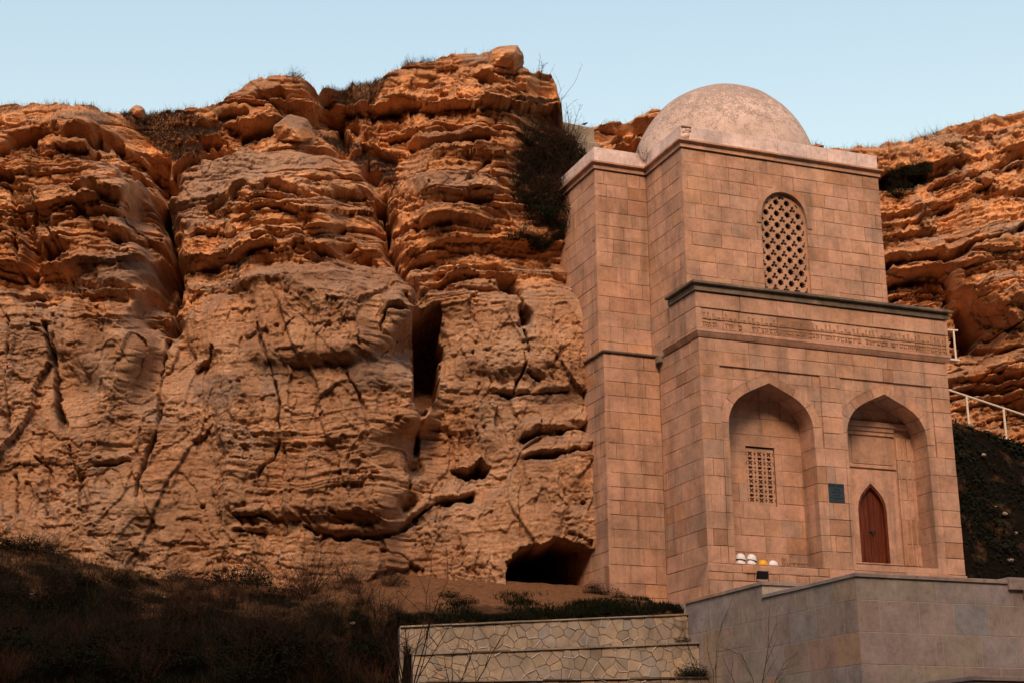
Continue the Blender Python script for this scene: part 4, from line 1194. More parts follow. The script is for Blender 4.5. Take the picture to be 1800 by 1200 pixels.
for a, b, out, m in (((-1.235, -12), (4, -12), (0, -1), 1), ((-1.235, -12), (-1.235, -9.2), (-1, 0), 1)):
    pieces('coping', [(d, -3.77+h) for d, h in cop], a, b, out, M_TERR, None, 1.5, 9, m, 0)
for o in set(bpy.data.objects)-n0: lput(o)

# ================================================================== RUBBLE RETAINING WALLS
def poly_clip(poly, px, pz, nx, nz):
    out = []
    for i in range(len(poly)):
        a, b = poly[i-1], poly[i]; da = (a[0]-px)*nx+(a[1]-pz)*nz; db = (b[0]-px)*nx+(b[1]-pz)*nz
        if (da <= 0) != (db <= 0): t = da/(da-db); out.append((a[0]+t*(b[0]-a[0]), a[1]+t*(b[1]-a[1])))
        if db <= 0: out.append(b)
    return out
def rubble(y0, xl, top, bot, label, seed, cell=.26, thick=.45):
    """top/bot: functions of u (distance from the terrace leftwards)"""
    r = random.Random(seed)
    ca, sa = math.cos(-.2), math.sin(-.2)
    L = (XT-xl)/ca
    base = Vector((XT, y0, -5))
    w = th('retaining_wall', base, label, 'wall')
    n_out = Vector((sa, -ca, 0)) ; along = Vector((-ca, -sa, 0))
    def M(u, z, d): 
        p = along*u + n_out*d; return (p.x, p.y, z+5)
    # backing
    V = [M(0, bot(0), -thick), M(L, bot(L), -thick), M(L, top(L)-.03, -thick), M(0, top(0)-.03, -thick), M(0, bot(0), -.02), M(L, bot(L), -.02), M(L, top(L)-.03, -.02), M(0, top(0)-.03, -.02)]
    me = mesh_from('mortar_bed', V, [(0, 1, 2, 3), (4, 5, 6, 7), (0, 1, 5, 4), (1, 2, 6, 5), (2, 3, 7, 6), (3, 0, 4, 7)], M_RMORT); fix_normals(me); link('mortar_bed', me, w)
    # stones: jittered cells
    pts = []
    nu, nz = int(L/cell), 0
    zlo = min(bot(0), bot(L)); zhi = max(top(0), top(L)); nz = max(1, int((zhi-zlo)/cell))+1
    for i in range(-1, nu+2):
        for j in range(-1, nz+2):
            pts.append((((i+.5+r.uniform(-.42, .42))+.5*(j % 2))*cell*1.08, zlo+(j+.5+r.uniform(-.4, .4))*cell))
    for i, p in enumerate(pts):
        poly = [(p[0]-.7, p[1]-.7), (p[0]+.7, p[1]-.7), (p[0]+.7, p[1]+.7), (p[0]-.7, p[1]+.7)]
        for q in pts:
            if q is p or abs(q[0]-p[0]) > 1 or abs(q[1]-p[1]) > 1: continue
            mx, mz = (p[0]+q[0])/2, (p[1]+q[1])/2; nx, nzv = q[0]-p[0], q[1]-p[1]; ln = math.hypot(nx, nzv)
            gp = .0055
            poly = poly_clip(poly, mx-nx/ln*gp, mz-nzv/ln*gp, nx/ln, nzv/ln)
            if len(poly) < 3: break
        if len(poly) < 3: continue
        for (px_, pz_, nx, nz_) in ((.005, 0, -1, 0), (L-.005, 0, 1, 0)): poly = poly_clip(poly, px_, pz_, nx, nz_)
        if len(poly) < 3: continue
        sl = (top(L)-top(0))/L; ln = math.hypot(1, sl); poly = poly_clip(poly, 0, top(0)-.035, -sl/ln, 1/ln)
        sl = (bot(L)-bot(0))/L; ln = math.hypot(1, sl)
        if len(poly) >= 3: poly = poly_clip(poly, 0, bot(0), sl/ln, -1/ln)
        if len(poly) < 3: continue
        ar = abs(sum(a[0]*b[1]-b[0]*a[1] for a, b in zip(poly, poly[1:]+poly[:1])))/2
        if ar < .006: continue
        c = (sum(a[0] for a in poly)/len(poly), sum(a[1] for a in poly)/len(poly)); d = r.uniform(.0, .014); n = len(poly)
        tl = (r.uniform(-.05, .05), r.uniform(-.05, .05))
        inn = [(c[0]+(a-c[0])*.95, c[1]+(b-c[1])*.95) for a, b in poly]
        V = [M(a, b, -.03) for a, b in poly] + [M(a, b, d-.008) for a, b in poly] + [M(a, b, d+(a-c[0])*tl[0]+(b-c[1])*tl[1]) for a, b in inn]
        F = [tuple(range(2*n, 3*n))]
        for k in range(n):
            k2 = (k+1) % n; F += [(k, k2, n+k2, n+k), (n+k, n+k2, 2*n+k2, 2*n+k)]
        me = mesh_from('stone', V, F, M_RUB); fix_normals(me); attr(me, 'rnd', r.random()); link('stone', me, w)
        # pale raised pointing along a few edges
        if r.random() < .6:
            k = r.randrange(n); a, b = poly[k], poly[(k+1) % n]
            if math.hypot(a[0]-b[0], a[1]-b[1]) > .12:
                mb = MB(); mb.tube([M(*a, .012), M((a[0]+b[0])/2+r.uniform(-.01, .01), (a[1]+b[1])/2, .022), M(*b, .012)], .013, 4)
                mb.build('pointing', M_POINT, w)
    # flat cap stones
    u = 0
    while u < L-.05:
        v = min(L, u+r.uniform(.6, 1.1)); 
        V, F = [], []
        for (uu) in (u+.004, v-.004):
            for d, h in ((.05, -.035), (.055, 0.), (-.3, .005), (-.3, -.035)): V.append(M(uu, top(uu)+h+r.uniform(-.004, .004), d+r.uniform(-.01, .01)))
        F = [(0, 1, 5, 4), (1, 2, 6, 5), (2, 3, 7, 6), (3, 0, 4, 7), (0, 3, 2, 1), (4, 5, 6, 7)]
        me = mesh_from('cap_stone', V, F, M_RUB); fix_normals(me); attr(me, 'rnd', r.random()); link('cap_stone', me, w); u = v
    return w
lin_ = lambda a, b, L: (lambda u: a+(b-a)*u/L)
rubble(W1Y, -7.93, lin_(-1.36, -1.74, 7.27), lin_(-2.25, -3.3, 7.27), 'pale crazy-paved retaining wall, the uppermost step, below the grass strip', 3)
rubble(W2Y, -7.78, lin_(-2.12, -2.45, 7.1), lin_(-3.05, -3.3, 7.1), 'pale crazy-paved retaining wall, the middle step of the three', 4)
rubble(W3Y, -7.72, lin_(-2.98, -3.12, 7.0), lin_(-4.4, -4.4, 7.0), 'pale crazy-paved retaining wall, the lowest step of the three', 5)

# ================================================================== SMALL THINGS
# plaque
pq = th('plaque', (3.75, 0, 1.81), 'dark blue-grey metal plaque with engraved lines on the pier between the niches', 'plaque')
mt, t_, b_ = new_mat('blue_grey_plate', .45); b_.inputs['Base Color'].default_value = (.028, .045, .062, 1); M_PLATE = mt
mt, t_, b_ = new_mat('engraved_dark', .6); b_.inputs['Base Color'].default_value = (.004, .006, .012, 1); M_ENG = mt
pl = MB(); V, F = chamfer_block(0, .495, 0, .515, FRONT(0), .002, .022, .006); pl.add(V, F); pl.add([FRONT(0)(a, b, .002) for a, b in ((0, 0), (.495, 0), (.495, .515), (0, .515))], [(3, 2, 1, 0)]); pl.build('plate', M_PLATE, pq)
for txt, sz, z in (('DİRİ BABA', .088, .42), ('TÜRBƏSİ', .05, .335), ('MAUSOLEUM', .05, .255), ('XV ƏSR', .055, .17), ('Tarix və mədəniyyət abidəsi', .034, .105), ('1402 - ci il', .03, .055)):
    o = text_mesh('lettering', txt, sz, M_ENG, pq, (.2475, -.023, z), (R(90), 0, 0), .001, 'CENTER', .0015)
    wdt = max(v.co.x for v in o.data.vertices)-min(v.co.x for v in o.data.vertices)
    if wdt > .46: o.scale = (.46/wdt, 1, 1)
for u, z in ((.025, .025), (.47, .025), (.025, .49), (.47, .49)):
    s_ = MB(); s_.tube([(u, -.02, z), (u, -.028, z)], .009, 8); s_.build('screw', M_METAL, pq)

# hard hats on the niche ledge
def hat_meshes():
    V, F = [], []; ns, nr = 28, 9
    for i in range(nr+1):
        a = math.pi/2*i/nr
        for j in range(ns):
            w = 2*math.pi*j/ns
            rx, ry = .135, .11
            rid = .007*max(0, math.cos(2*w))**6*(1 if i > 1 else 0)*0 + (.008 if abs(math.sin(w)) < .2 and i > 2 else 0)
            V.append(((rx*math.cos(w))*math.cos(a)**.8, ry*math.sin(w)*math.cos(a)**.8, .145*math.sin(a)+rid))
    for i in range(nr):
        for j in range(ns): F.append((i*ns+j, i*ns+(j+1) % ns, (i+1)*ns+(j+1) % ns, (i+1)*ns+j))
    F.append(tuple(nr*ns+j for j in range(ns)))
    shell_ = (V, F)
    V, F = [], []
    for j in range(ns):
        w = 2*math.pi*j/ns; e = .014+.045*max(0, math.cos(w))**2
        for rr, z in ((0, .003), (1, -.008), (1, -.014), (0, -.006)):
            V.append(((.133+rr*e)*math.cos(w), (.108+rr*(.012+.02*max(0, math.cos(w))))*math.sin(w), z - (.008*max(0, math.cos(w)) if rr else 0)))
    for j in range(ns):
        k = (j+1) % ns
        for q in range(4): F.append((j*4+q, j*4+(q+1) % 4, k*4+(q+1) % 4, k*4+q))
    brim_ = (V, F)
    V, F = [], []
    for j in range(ns):
        w = 2*math.pi*j/ns
        for rr, z in ((.126, .0), (.126, -.028), (.116, -.028), (.116, .0)): V.append((rr*math.cos(w), rr*.8*math.sin(w), z))
    for j in range(ns):
        k = (j+1) % ns
        for q in range(4): F.append((j*4+q, j*4+(q+1) % 4, k*4+(q+1) % 4, k*4+q))
    return shell_, brim_, (V, F)
HS, HB, HBAND = hat_meshes()
def hat(loc, rz, mat, label, tilt=0):
    h = th('hard_hat', loc, label, 'hard hat', 'hard hats left on the niche ledge'); h.rotation_euler = (0, tilt, rz)
    for nm, vf, m_ in (('shell', HS, mat), ('brim', HB, mat), ('headband', HBAND, M_BLACK)):
        me = mesh_from(nm, vf[0], vf[1], m_, nm == 'shell'); link(nm, me, h)
YH = .25; ZH = .034
hat((1.075, YH, ZH), R(-15), M_HAT, 'lower white hard hat at the end against the niche jamb')
hat((1.395, YH-.01, ZH), R(10), M_HAT, 'lower white hard hat next to the yellow one')
hat((1.085, YH, ZH+.145), R(-10), M_HAT, 'upper white hard hat at the end against the niche jamb', R(4))
hat((1.415, YH, ZH+.14), R(-5), M_HAT, 'upper white hard hat next to the yellow one', R(9))
hat((1.74, YH-.02, ZH), R(-20), M_YEL, 'yellow hard hat between the white ones on the ledge', R(0))
hat((2.05, YH-.02, ZH), R(0), M_HAT, 'single white hard hat on the ledge beyond the yellow one')

# floodlight on the terrace coping
p = atx(1343, 1013, XT+.12)
fl = th('floodlight', (p[0], p[1]+.05, ZT2), 'small black floodlight on the terrace coping below the hard hats', 'floodlight')
mb = MB(); V, F = chamfer_block(-.14, .14, -.09, .09, lambda u, z, d: (u, -d*.9-z*.35, z+.17), -.05, .02, .012); mb.add(V, F); mb.add([(V[0]), (V[1]), (V[2]), (V[3])], [(3, 2, 1, 0)]); mb.build('lamp_body', M_BLACK, fl)
mb = MB(); mb.tube([(-.155, .02, .17), (-.155, .03, .02), (.155, .03, .02), (.155, .02, .17)], .008, 5); mb.build('bracket', M_BLACK, fl)

# railings by the cliff path
def bank_at(px, py):
    d = (BU-px)**2+(BV-py)**2; i, j = np.unravel_index(np.argmin(np.where(BT > .55, d, 1e9)), d.shape); return BP[i, j]
YR = 3.42
rl = [aty(a, b, YR) for a, b in ((1640, 676), (1668, 685), (1699, 698), (1762, 718), (1800, 730), (1900, 762))]
ft = [aty(a, b, YR) for a, b in ((1706, 756), (1770, 769))]
r1 = th('railing', tuple(ft[0]), 'long cream-painted handrail sloping down along the path by the cliff', 'railing', 'cream railings beside the mausoleum')
def lo_(o, root): o.data.transform(Matrix.Translation(-root.location)); o.parent = root
mb = MB(); mb.tube([rl[0], rl[-1]], .036, 8); lo_(mb.build('handrail', M_WHITE, None), r1)
for k in range(4):
    px_t = (1699, 1762, 1836, 1640)[k]; x_f = (1706, 1770, 1845, 1646)[k]
    tp = np.array(rl[0]) + (np.array(rl[-1])-np.array(rl[0]))*((aty(px_t, 700, YR)[0]-rl[0][0])/(rl[-1][0]-rl[0][0]))
    mb = MB(); mb.tube([(tp[0], YR, tp[2]), (tp[0], YR, tp[2]-1.0)], .036, 8); lo_(mb.build('post', M_WHITE, None), r1)
    mb = MB(); mb.box((tp[0]-.09, YR-.09, tp[2]-1.02), (tp[0]+.09, YR+.09, tp[2]-.99)); lo_(mb.build('base_plate', M_WHITE, None), r1)
Y2 = 4.6
a, b, c, d = aty(1640, 579, Y2), aty(1683, 581, Y2), aty(1676, 582, Y2), aty(1684, 632, Y2)
r2 = th('railing', (float(c[0]), Y2, float(d[2])), 'short cream-painted guard rail end beside the frieze, before the rock hollow', 'railing', 'cream railings beside the mausoleum')
mb = MB(); mb.tube([a, (b[0], Y2, b[2])], .036, 8); lo_(mb.build('handrail', M_WHITE, None), r2)
mb = MB(); mb.tube([(c[0], Y2, b[2]), (c[0], Y2, d[2])], .033, 8); lo_(mb.build('post', M_WHITE, None), r2)
mb = MB(); mb.box((a[0], Y2-.08, d[2]-.06), (d[0]+.02, Y2+.25, d[2])); lo_(mb.build('base_rail', M_WHITE, None), r2)

# stone parapet on the rock shoulder behind the bay
pa, pb = aty(985, 214, 6.9), aty(1044, 226, 6.9)
pw = th('parapet_wall', (float(pa[0]), 6.9, float(pb[2])-2.5), 'weathered stone parapet wall on the rock shoulder behind the bay roof', 'wall')
mb = MB()
V = [(pa[0], 6.9, pb[2]-2.4), (pb[0], 6.9, pb[2]-2.4), (pb[0], 6.9, pb[2]), (pa[0], 6.9, pa[2]), (pa[0], 7.3, pb[2]-2.4), (pb[0], 7.3, pb[2]-2.4), (pb[0], 7.3, pb[2]), (pa[0], 7.3, pa[2])]
mb.add(V, [(0, 1, 2, 3), (7, 6, 5, 4), (0, 4, 5, 1), (1, 5, 6, 2), (2, 6, 7, 3), (3, 7, 4, 0)]); lo_(mb.build('wall_body', M_RUB, None, rnd=.0), pw)
mb = MB(); q = aty(1070, 268, 6.6); V, F = chamfer_block(float(pa[0]), float(q[0])-.3, float(pb[2])-1.8, float(pb[2])-.62, FRONT(6.9), -.3, .3, .04, .03); mb.add(V, F); lo_(mb.build('footing_block', M_RUB, None, rnd=.0), pw)
# bird
bq = aty(1029, 217, 7.0)
bird = th('bird', (float(bq[0]), 7.08, float(bq[2])-.05), 'small dark bird perched on the parapet wall behind the bay', 'bird')
V, F = [], []; rings_ = [(-.11, .008, .03), (-.07, .018, .035), (-.03, .035, .05), (.02, .042, .06), (.06, .03, .085), (.085, .026, .105), (.105, .022, .108), (.125, .004, .104)]
for x, rr, z in rings_:
    for j in range(8): V.append((x, rr*math.cos(j*math.pi/4), z+rr*math.sin(j*math.pi/4)))
for i in range(len(rings_)-1):
    for j in range(8): F.append((i*8+j, i*8+(j+1) % 8, (i+1)*8+(j+1) % 8, (i+1)*8+j))
F += [tuple(range(8))[::-1], tuple((len(rings_)-1)*8+j for j in range(8))]
link('body', mesh_from('body', V, F, M_BLACK, True), bird)
mb = MB(); mb.tube([(.0, .012, .03), (.005, .012, -.002)], .004, 4); mb.build('leg', M_BLACK, bird)
mb = MB(); mb.tube([(.0, -.012, .03), (.005, -.012, -.002)], .004, 4); mb.build('leg', M_BLACK, bird)

# boulders
def boulder(px, py, rx, ry, rz, label, seed, U=U1, V_=V1, P=P1, push=.0, cat='boulder', group=None, sink=.25, crust=.8, loc=None):
    c = loc or cliff_at(U, V_, P, px, py)
    me = bpy.data.meshes.new('boulder'); bm = bmesh.new(); bmesh.ops.create_icosphere(bm, subdivisions=4, radius=1)
    co = np.array([v.co for v in bm.verts])
    nz = fbm(co[:, 0]*1.1+seed, co[:, 1]*1.1+co[:, 2]*.9, seed, 3)
    f1, e1, _ = facets(co[:, 0]+co[:, 1]*.5, co[:, 2]+co[:, 1]*.5, .7, .5, seed+3, .07, .2)
    rr = 1+.22*nz+f1
    q = co*rr[:, None]
    rq = random.Random(seed)
    for _ in range(16):
        nv_ = Vector((rq.gauss(0, 1), rq.gauss(0, 1), rq.gauss(0, .8))).normalized(); nv_ = np.array(nv_); dl = rq.uniform(.68, .9)
        e_ = np.maximum(q@nv_-dl, 0); q = q - (e_*.93)[:, None]*nv_
    q = (q*1.25 + .05*np.column_stack([fbm(co[:, 0]*5+seed, co[:, 2]*5+co[:, 1]*3, seed+k, 3) for k in (5, 6, 7)]))*np.array([rx, ry, rz])
    for v, k in zip(bm.verts, q): v.co = k
    bm.to_mesh(me); bm.free(); me.materials.append(M_RUB if cat == 'stone' else M_ROCK); n = len(me.vertices); attr(me, 'rnd', .0)
    attr(me, 'tint', .5); attr(me, 'crust', np.clip(crust*sstep(-.5, .3, co[:, 2]+.3*nz), 0, 1)); attr(me, 'dust', .2)
    o = link('boulder', me); o.location = c + Vector((0, -push, rz*(1-sink)-rz*.5))
    tag(o, label, cat, group); return o
boulder(888, 106, .56, .6, .34, 'brown overhanging boulder on the very top of the crag', 5, sink=.45)
boulder(514, 238, .52, .42, .36, 'grey rounded boulder sitting on the ledge above the banded dome', 9, push=.25, crust=1.6)
boulder(243, 200, .22, .3, .18, 'small dark boulder on the skyline of the saddle', 7)

# ================================================================== PLANTS
def shrub_mesh(name, seed, n, H, spread, twigs, thick, mat, curl=.35, sub=True, lean=0., flop=1.):
    r = random.Random(seed); mb = MB()
    def grow(p, d, L, th_, k, lv):
        pts = [p]; q = p.copy(); dd = d.copy()
        for i in range(k):
            dd = (dd + Vector((r.gauss(0, curl), r.gauss(0, curl), r.gauss(.05, curl*.7)))*.5).normalized()
            q = q + dd*(L/k); pts.append(q.copy())
            if lv > 0 and i > 0:
                for _ in range(twigs if r.random() < .8 else 0):
                    t2 = (dd + Vector((r.gauss(0, .8), r.gauss(0, .8), r.gauss(.15, .5)))).normalized()
                    grow(q, t2, L*r.uniform(.25, .5), th_*.5, 3, lv-1)
        mb.tube(pts, th_, 3, th_*.3, False)
    for i in range(n):
        a = r.uniform(0, 2*math.pi); s = r.random()**.5*spread
        d = Vector((math.cos(a)*s*flop, math.sin(a)*s*flop, 1)).normalized()
        grow(Vector((math.cos(a)*s*.15*H, math.sin(a)*s*.15*H, -.05)), d, H*r.uniform(.6, 1.1), thick, 5, 2 if sub else 1)
    me = mesh_from(name, mb.V, mb.F, mat); return me
def leaf_mesh(name, seed, n, rad, h, size, mat):
    r = random.Random(seed); V, F = [], []
    for i in range(n):
        a = r.uniform(0, 6.283); q = rad*r.random()**.5; z = h*r.random()*(1-(q/rad)**2*.6)
        c = Vector((q*math.cos(a), q*math.sin(a), z)); d1_ = Vector((r.gauss(0, 1), r.gauss(0, 1), r.gauss(.4, .6))).normalized(); d2_ = d1_.orthogonal().normalized()
        s = size*r.uniform(.5, 1.2); b = len(V)
        V += [c, c+d1_*s*.5+d2_*s*.28, c+d1_*s, c+d1_*s*.5-d2_*s*.28]; F.append((b, b+1, b+2, b+3))
    return mesh_from(name, V, F, mat)
def tuft_mesh(name, seed, n, rad, h, w, mat):
    r = random.Random(seed); V, F = [], []
    for i in range(n):
        a = r.uniform(0, 6.283); q = rad*r.random()**.7; c = Vector((q*math.cos(a), q*math.sin(a), -.03))
        l = h*r.uniform(.5, 1.1); ln = Vector((r.gauss(0, .35)+.5*math.cos(a)*q/rad, r.gauss(0, .35)+.5*math.sin(a)*q/rad, 1)).normalized()
        s = Vector((-math.sin(a*3), math.cos(a*3), 0))*w; b = len(V)
        m_ = c+ln*l*.55; e = m_+(ln+Vector((r.gauss(0, .3), r.gauss(0, .3), -.15)))*l*.45
        V += [c-s, c+s, m_+s*.7, m_-s*.7, e]; F += [(b, b+1, b+2, b+3), (b+3, b+2, b+4)]
    return mesh_from(name, V, F, mat)
SHA = [shrub_mesh('branches', 100+i, 9, 1., .95, 2, .009, M_TWIG, .4) for i in range(4)]
SHR = [shrub_mesh('branches', 120+i, 16, 1., 1.0, 1, .007, M_TWIG2, .25) for i in range(3)]
LEA = [leaf_mesh('foliage', 140+i, 640, .75, .62, .075, M_LEAF) for i in range(3)]
TUF = [tuft_mesh('blades', 160+i, 260, .55, .5, .006, M_GRASS) for i in range(3)]
TUD = [tuft_mesh('blades', 170+i, 160, .5, .5, .005, M_DRY) for i in range(3)]
rp = random.Random(77)
def plant(loc, s, parts, label, cat, group, name='shrub', rz=None, sq=(1, 1, 1), tilt=(0, 0)):
    e = th(name, loc, label, cat, group)
    e.rotation_euler = (tilt[0], tilt[1], rp.uniform(0, 6.28) if rz is None else rz); e.scale = (s*sq[0], s*sq[1], s*sq[2])
    for me in parts: link(me.name.split('.')[0], me, e)
    return e
# thicket in the cleft beside the bay
for px, py, s in ((915, 285, .9), (945, 260, 1.1), (935, 320, 1.2), (965, 300, 1.3), (985, 330, 1.3), (990, 290, 1.2), (960, 355, 1.2), (940, 375, .9), (1005, 300, 1.1), (985, 375, 1.0), (925, 245, .8), (1000, 262, 1.0), (1010, 345, .9), (975, 250, .9), (905, 315, .7), (920, 350, .8), (985, 270, 1.0), (995, 400, .7)):
    p = cliff_at(U1, V1, P1, px, py); p.y -= .15
    plant(p-Vector((0, 0, .35*s)), s, [SHA[0], SHA[1], SHA[2], SHA[3], SHR[rp.randrange(3)], SHR[rp.randrange(3)], LEA[0], LEA[1]], 'dark tangled shrub of the thicket in the cleft beside the bay', 'shrub', 'thicket in the cleft', sq=(1, .75, 1.1), tilt=(R(18), 0))
for px, py, s in ((905, 420, .75), (935, 425, .85), (965, 425, .7), (985, 415, .6)):
    p = cliff_at(U1, V1, P1, px, py); p.y -= .1
    plant(p-Vector((0, 0, .1)), s, [TUF[rp.randrange(3)], TUF[rp.randrange(3)], SHR[rp.randrange(3)], SHA[rp.randrange(4)]], 'dark spiky grass clump hanging on the ledge below the thicket', 'grass clump', 'clumps on the ledge below the thicket', 'grass_clump', tilt=(R(30), 0))
for px, py, s in ((1570, 305, .85), (1590, 318, 1.0), (1605, 300, .8), (1580, 335, .7), (1562, 330, .7), (1618, 296, .5)):
    p = cliff_at(U2, V2, P2, px, py); p.y -= .15
    plant(p-Vector((0, 0, .3*s)), s, [SHA[0], SHA[1], SHA[2], SHR[rp.randrange(3)], LEA[0], LEA[1], LEA[2]], 'dark shrub hanging on the orange cliff beside the tower corner', 'shrub', 'shrubs on the cliff beside the tower', tilt=(R(25), 0))
p = cliff_at(U2, V2, P2, 1620, 402); plant(p, .45, [TUF[0], SHR[1]], 'small lone grass tuft on the smooth orange rock right of the tower', 'grass tuft', None, 'grass_tuft', tilt=(R(30), 0))
# skyline shrubs
for px, py, s, lb in ((519, 134, .42, 'small round shrub on the crest of the banded peak'), (720, 112, .38, 'low dark shrub on the shoulder of the crag'), (752, 102, .3, 'tiny dark shrub on the crag below its top boulders')):
    p = cliff_at(U1, V1, P1, px, py+2); plant(p-Vector((0, 0, .06)), s, [SHR[rp.randrange(3)], SHA[rp.randrange(4)], LEA[rp.randrange(3)]], lb, 'shrub', None)
for px, py, s in ((1600, 243, .4), (1625, 238, .5), (1645, 230, .45), (1575, 250, .35)):
    p = cliff_at(U2, V2, P2, px, py+2); plant(p-Vector((0, 0, .05)), s, [SHR[rp.randrange(3)], TUD[rp.randrange(3)]], 'dry bush on the rim of the cliff behind the tower', 'bush', 'dry bushes on the rim behind the tower', 'bush')
# bare saplings against the sky
for px, py, h, lb, sd in ((962, 215, 1.9, 'tall bare sapling reaching above the dark crag shoulder', 5), (1000, 222, 1.35, 'short bare sapling above the stone parapet wall', 6), (945, 130, .6, 'little bare shrub on the step of the crag', 8)):
    p = cliff_at(U1, V1, P1, px, py); me = shrub_mesh('branches', 300+sd, 4, h, .5, 1, .014, M_TWIG, .28)
    plant(p-Vector((-.1, .1, .1)), 1., [me], lb, 'sapling', None, 'sapling', 0.)
# tuft on the roof corner
p = aty(1134, 283, YBU-.05); plant(Vector(p), .42, [SHR[0], SHA[1]], 'small dry plant growing in the roof corner below the dome', 'plant', None, 'plant')
# skyline dry grass
def blades(name, roots, hmin, hmax, w, mat, seed, lean=.35):
    r = random.Random(seed); V, F = [], []
    for p in roots:
        l = r.uniform(hmin, hmax); a = r.uniform(0, 6.28); ln = Vector((r.gauss(0, lean), r.gauss(0, lean), 1)).normalized(); s = Vector((math.cos(a), math.sin(a), 0))*w*r.uniform(.6, 1.3)
        p = Vector(p); m_ = p+ln*l*.55; e = m_+(ln+Vector((r.gauss(0, .4), r.gauss(0, .4), -.1)))*l*.45; b = len(V)
        V += [p-s, p+s, m_+s*.7, m_-s*.7, e]; F += [(b, b+1, b+2, b+3), (b+3, b+2, b+4)]
    return mesh_from(name, V, F, mat)
roots = []
rg = random.Random(4)
den = lambda u: 1. if u < 240 else .35 if u < 400 else .25 if u < 560 else .9 if u < 690 else .5 if u < 780 else .12
top_row = P1[-1]; tu = U1[-1]
for k in range(9000):
    j = rg.randrange(len(top_row)); 
    if rg.random() > den(tu[j]): continue
    i = -1-int(abs(rg.gauss(0, 14 if (tu[j] < 240 or 560 < tu[j] < 690) else 4))); q = P1[max(i, -60), j]
    roots.append((q[0]+rg.uniform(-.03, .03), q[1]+rg.uniform(-.05, .3), q[2]-.02))
top2 = P2[-1]; tu2 = U2[-1]
for k in range(4200):
    j = rg.randrange(len(top2))
    if tu2[j] > 1680 and rg.random() > .12: continue
    i = -1-int(abs(rg.gauss(0, 5))); q = P2[i, j]; roots.append((q[0], q[1]+rg.uniform(-.05, .3), q[2]-.02))
gs = link('dry_grass', blades('dry_grass', roots, .08, .34, .004, plain_mat('rim_grass', (.055, .034, .022), .95, 3, .8, 0), 9)); tag(gs, 'dry dark grass fringe along the rims of the cliffs', 'grass', kind='stuff')
# vegetated hollow behind the left crest and the saddles: cover of short dead growth
roots = []
msk = [((0, 178), (200, 190), (270, 260), (330, 300), (400, 215), (300, 195)), ((560, 150), (680, 140), (650, 200), (600, 230)), ((560, 240), (690, 270), (700, 340), (640, 300))]
cand = np.argwhere(in_poly(U1, V1, list(msk[0])) | in_poly(U1, V1, list(msk[1])) | in_poly(U1, V1, list(msk[2])))
for k in range(26000):
    i, j = cand[rg.randrange(len(cand))]; q = P1[i, j]; roots.append((q[0], q[1]-.01, q[2]))
gs = link('dead_grass', blades('dead_grass', roots, .05, .22, .006, plain_mat('dead_growth', (.05, .026, .017), .95, 2, .9, 0), 10, .7)); tag(gs, 'short dead growth covering the saddles of the cliff top', 'grass', kind='stuff')

# slope at lower left
def on_ground(x, y): return (x, y, float(ground_z(x, y)))
k = 0
for tries in range(900):
    if k >= 95: break
    px, py = rp.uniform(-20, 720), rp.uniform(905, 1215)
    lim_ = np.interp(px, [0, 200, 350, 560, 700], [905, 950, 1010, 1000, 1085])
    if py < lim_ or rp.random() > .35+.65*(py-lim_)/160: continue
    p = ground_at(px, py); s = rp.uniform(.5, 1.0)*(1.15 if py > 1080 else .8)
    ty = rp.random()
    if ty < .45: prt, lb, nm, gr = [SHA[rp.randrange(4)], SHA[rp.randrange(4)], LEA[rp.randrange(3)]], 'dark tangled shrub on the slope at the foot of the cliff', 'shrub', 'dark shrubs on the slope below the cliff'
    elif ty < .75: prt, lb, nm, gr = [SHR[rp.randrange(3)], SHR[rp.randrange(3)]], 'reddish bare-twigged bush on the slope at the foot of the cliff', 'bush', 'reddish bushes on the slope below the cliff'
    else: prt, lb, nm, gr = [TUF[rp.randrange(3)], SHR[rp.randrange(3)], LEA[rp.randrange(3)]], 'dark grassy clump with twigs on the slope at the foot of the cliff', 'grass_clump', 'grassy clumps on the slope below the cliff'
    zone = 'beside the end of the retaining walls' if px > 560 else 'on the earth right below the rock face' if py < lim_+45 else 'low on the blackish slope under the cliff'
    lb = lb.replace('on the slope at the foot of the cliff', zone)
    plant(p, s, prt, lb, 'grass clump' if nm == 'grass_clump' else nm, gr.replace('on the slope below the cliff', zone), nm); k += 1
for px, py, s in ((585, 1000, .95), (560, 1020, .8), (610, 1025, .9), (640, 1060, .8)):
    plant(ground_at(px, py), s, [SHR[rp.randrange(3)], SHR[rp.randrange(3)], TUD[rp.randrange(3)]], 'large fan-shaped reddish bush at the cliff foot before the undercut', 'bush', 'fan-shaped bushes before the undercut', 'bush')
for px, py, h, sd in ((300, 1150, 1.5, 1), (340, 1160, 1.3, 2), (420, 1170, 1.1, 3), (385, 1120, .9, 4), (160, 1120, 1.0, 9)):
    me = shrub_mesh('branches', 400+sd, 3, h, .35, 1, .009, M_TWIG, .18); plant(ground_at(px, py), 1, [me], 'thin upright bare stems rising from the dark slope', 'shrub', 'bare stems on the slope', 'shrub')
# bushes growing up against the foot of the rock
for k in range(44):
    px = rp.uniform(-10, 700); py = np.interp(px, [0, 150, 300, 420, 560, 700], [900, 930, 985, 1005, 1000, 1015]) + rp.gauss(0, 16)
    plant(ground_at(px, py+rp.uniform(5, 40)), rp.uniform(.4, 1.05), [SHR[rp.randrange(3)], SHR[rp.randrange(3)], (SHA+LEA)[rp.randrange(7)]], 'dry reddish twiggy bush growing against the foot of the rock face', 'bush', 'bushes against the foot of the rock face', 'bush')
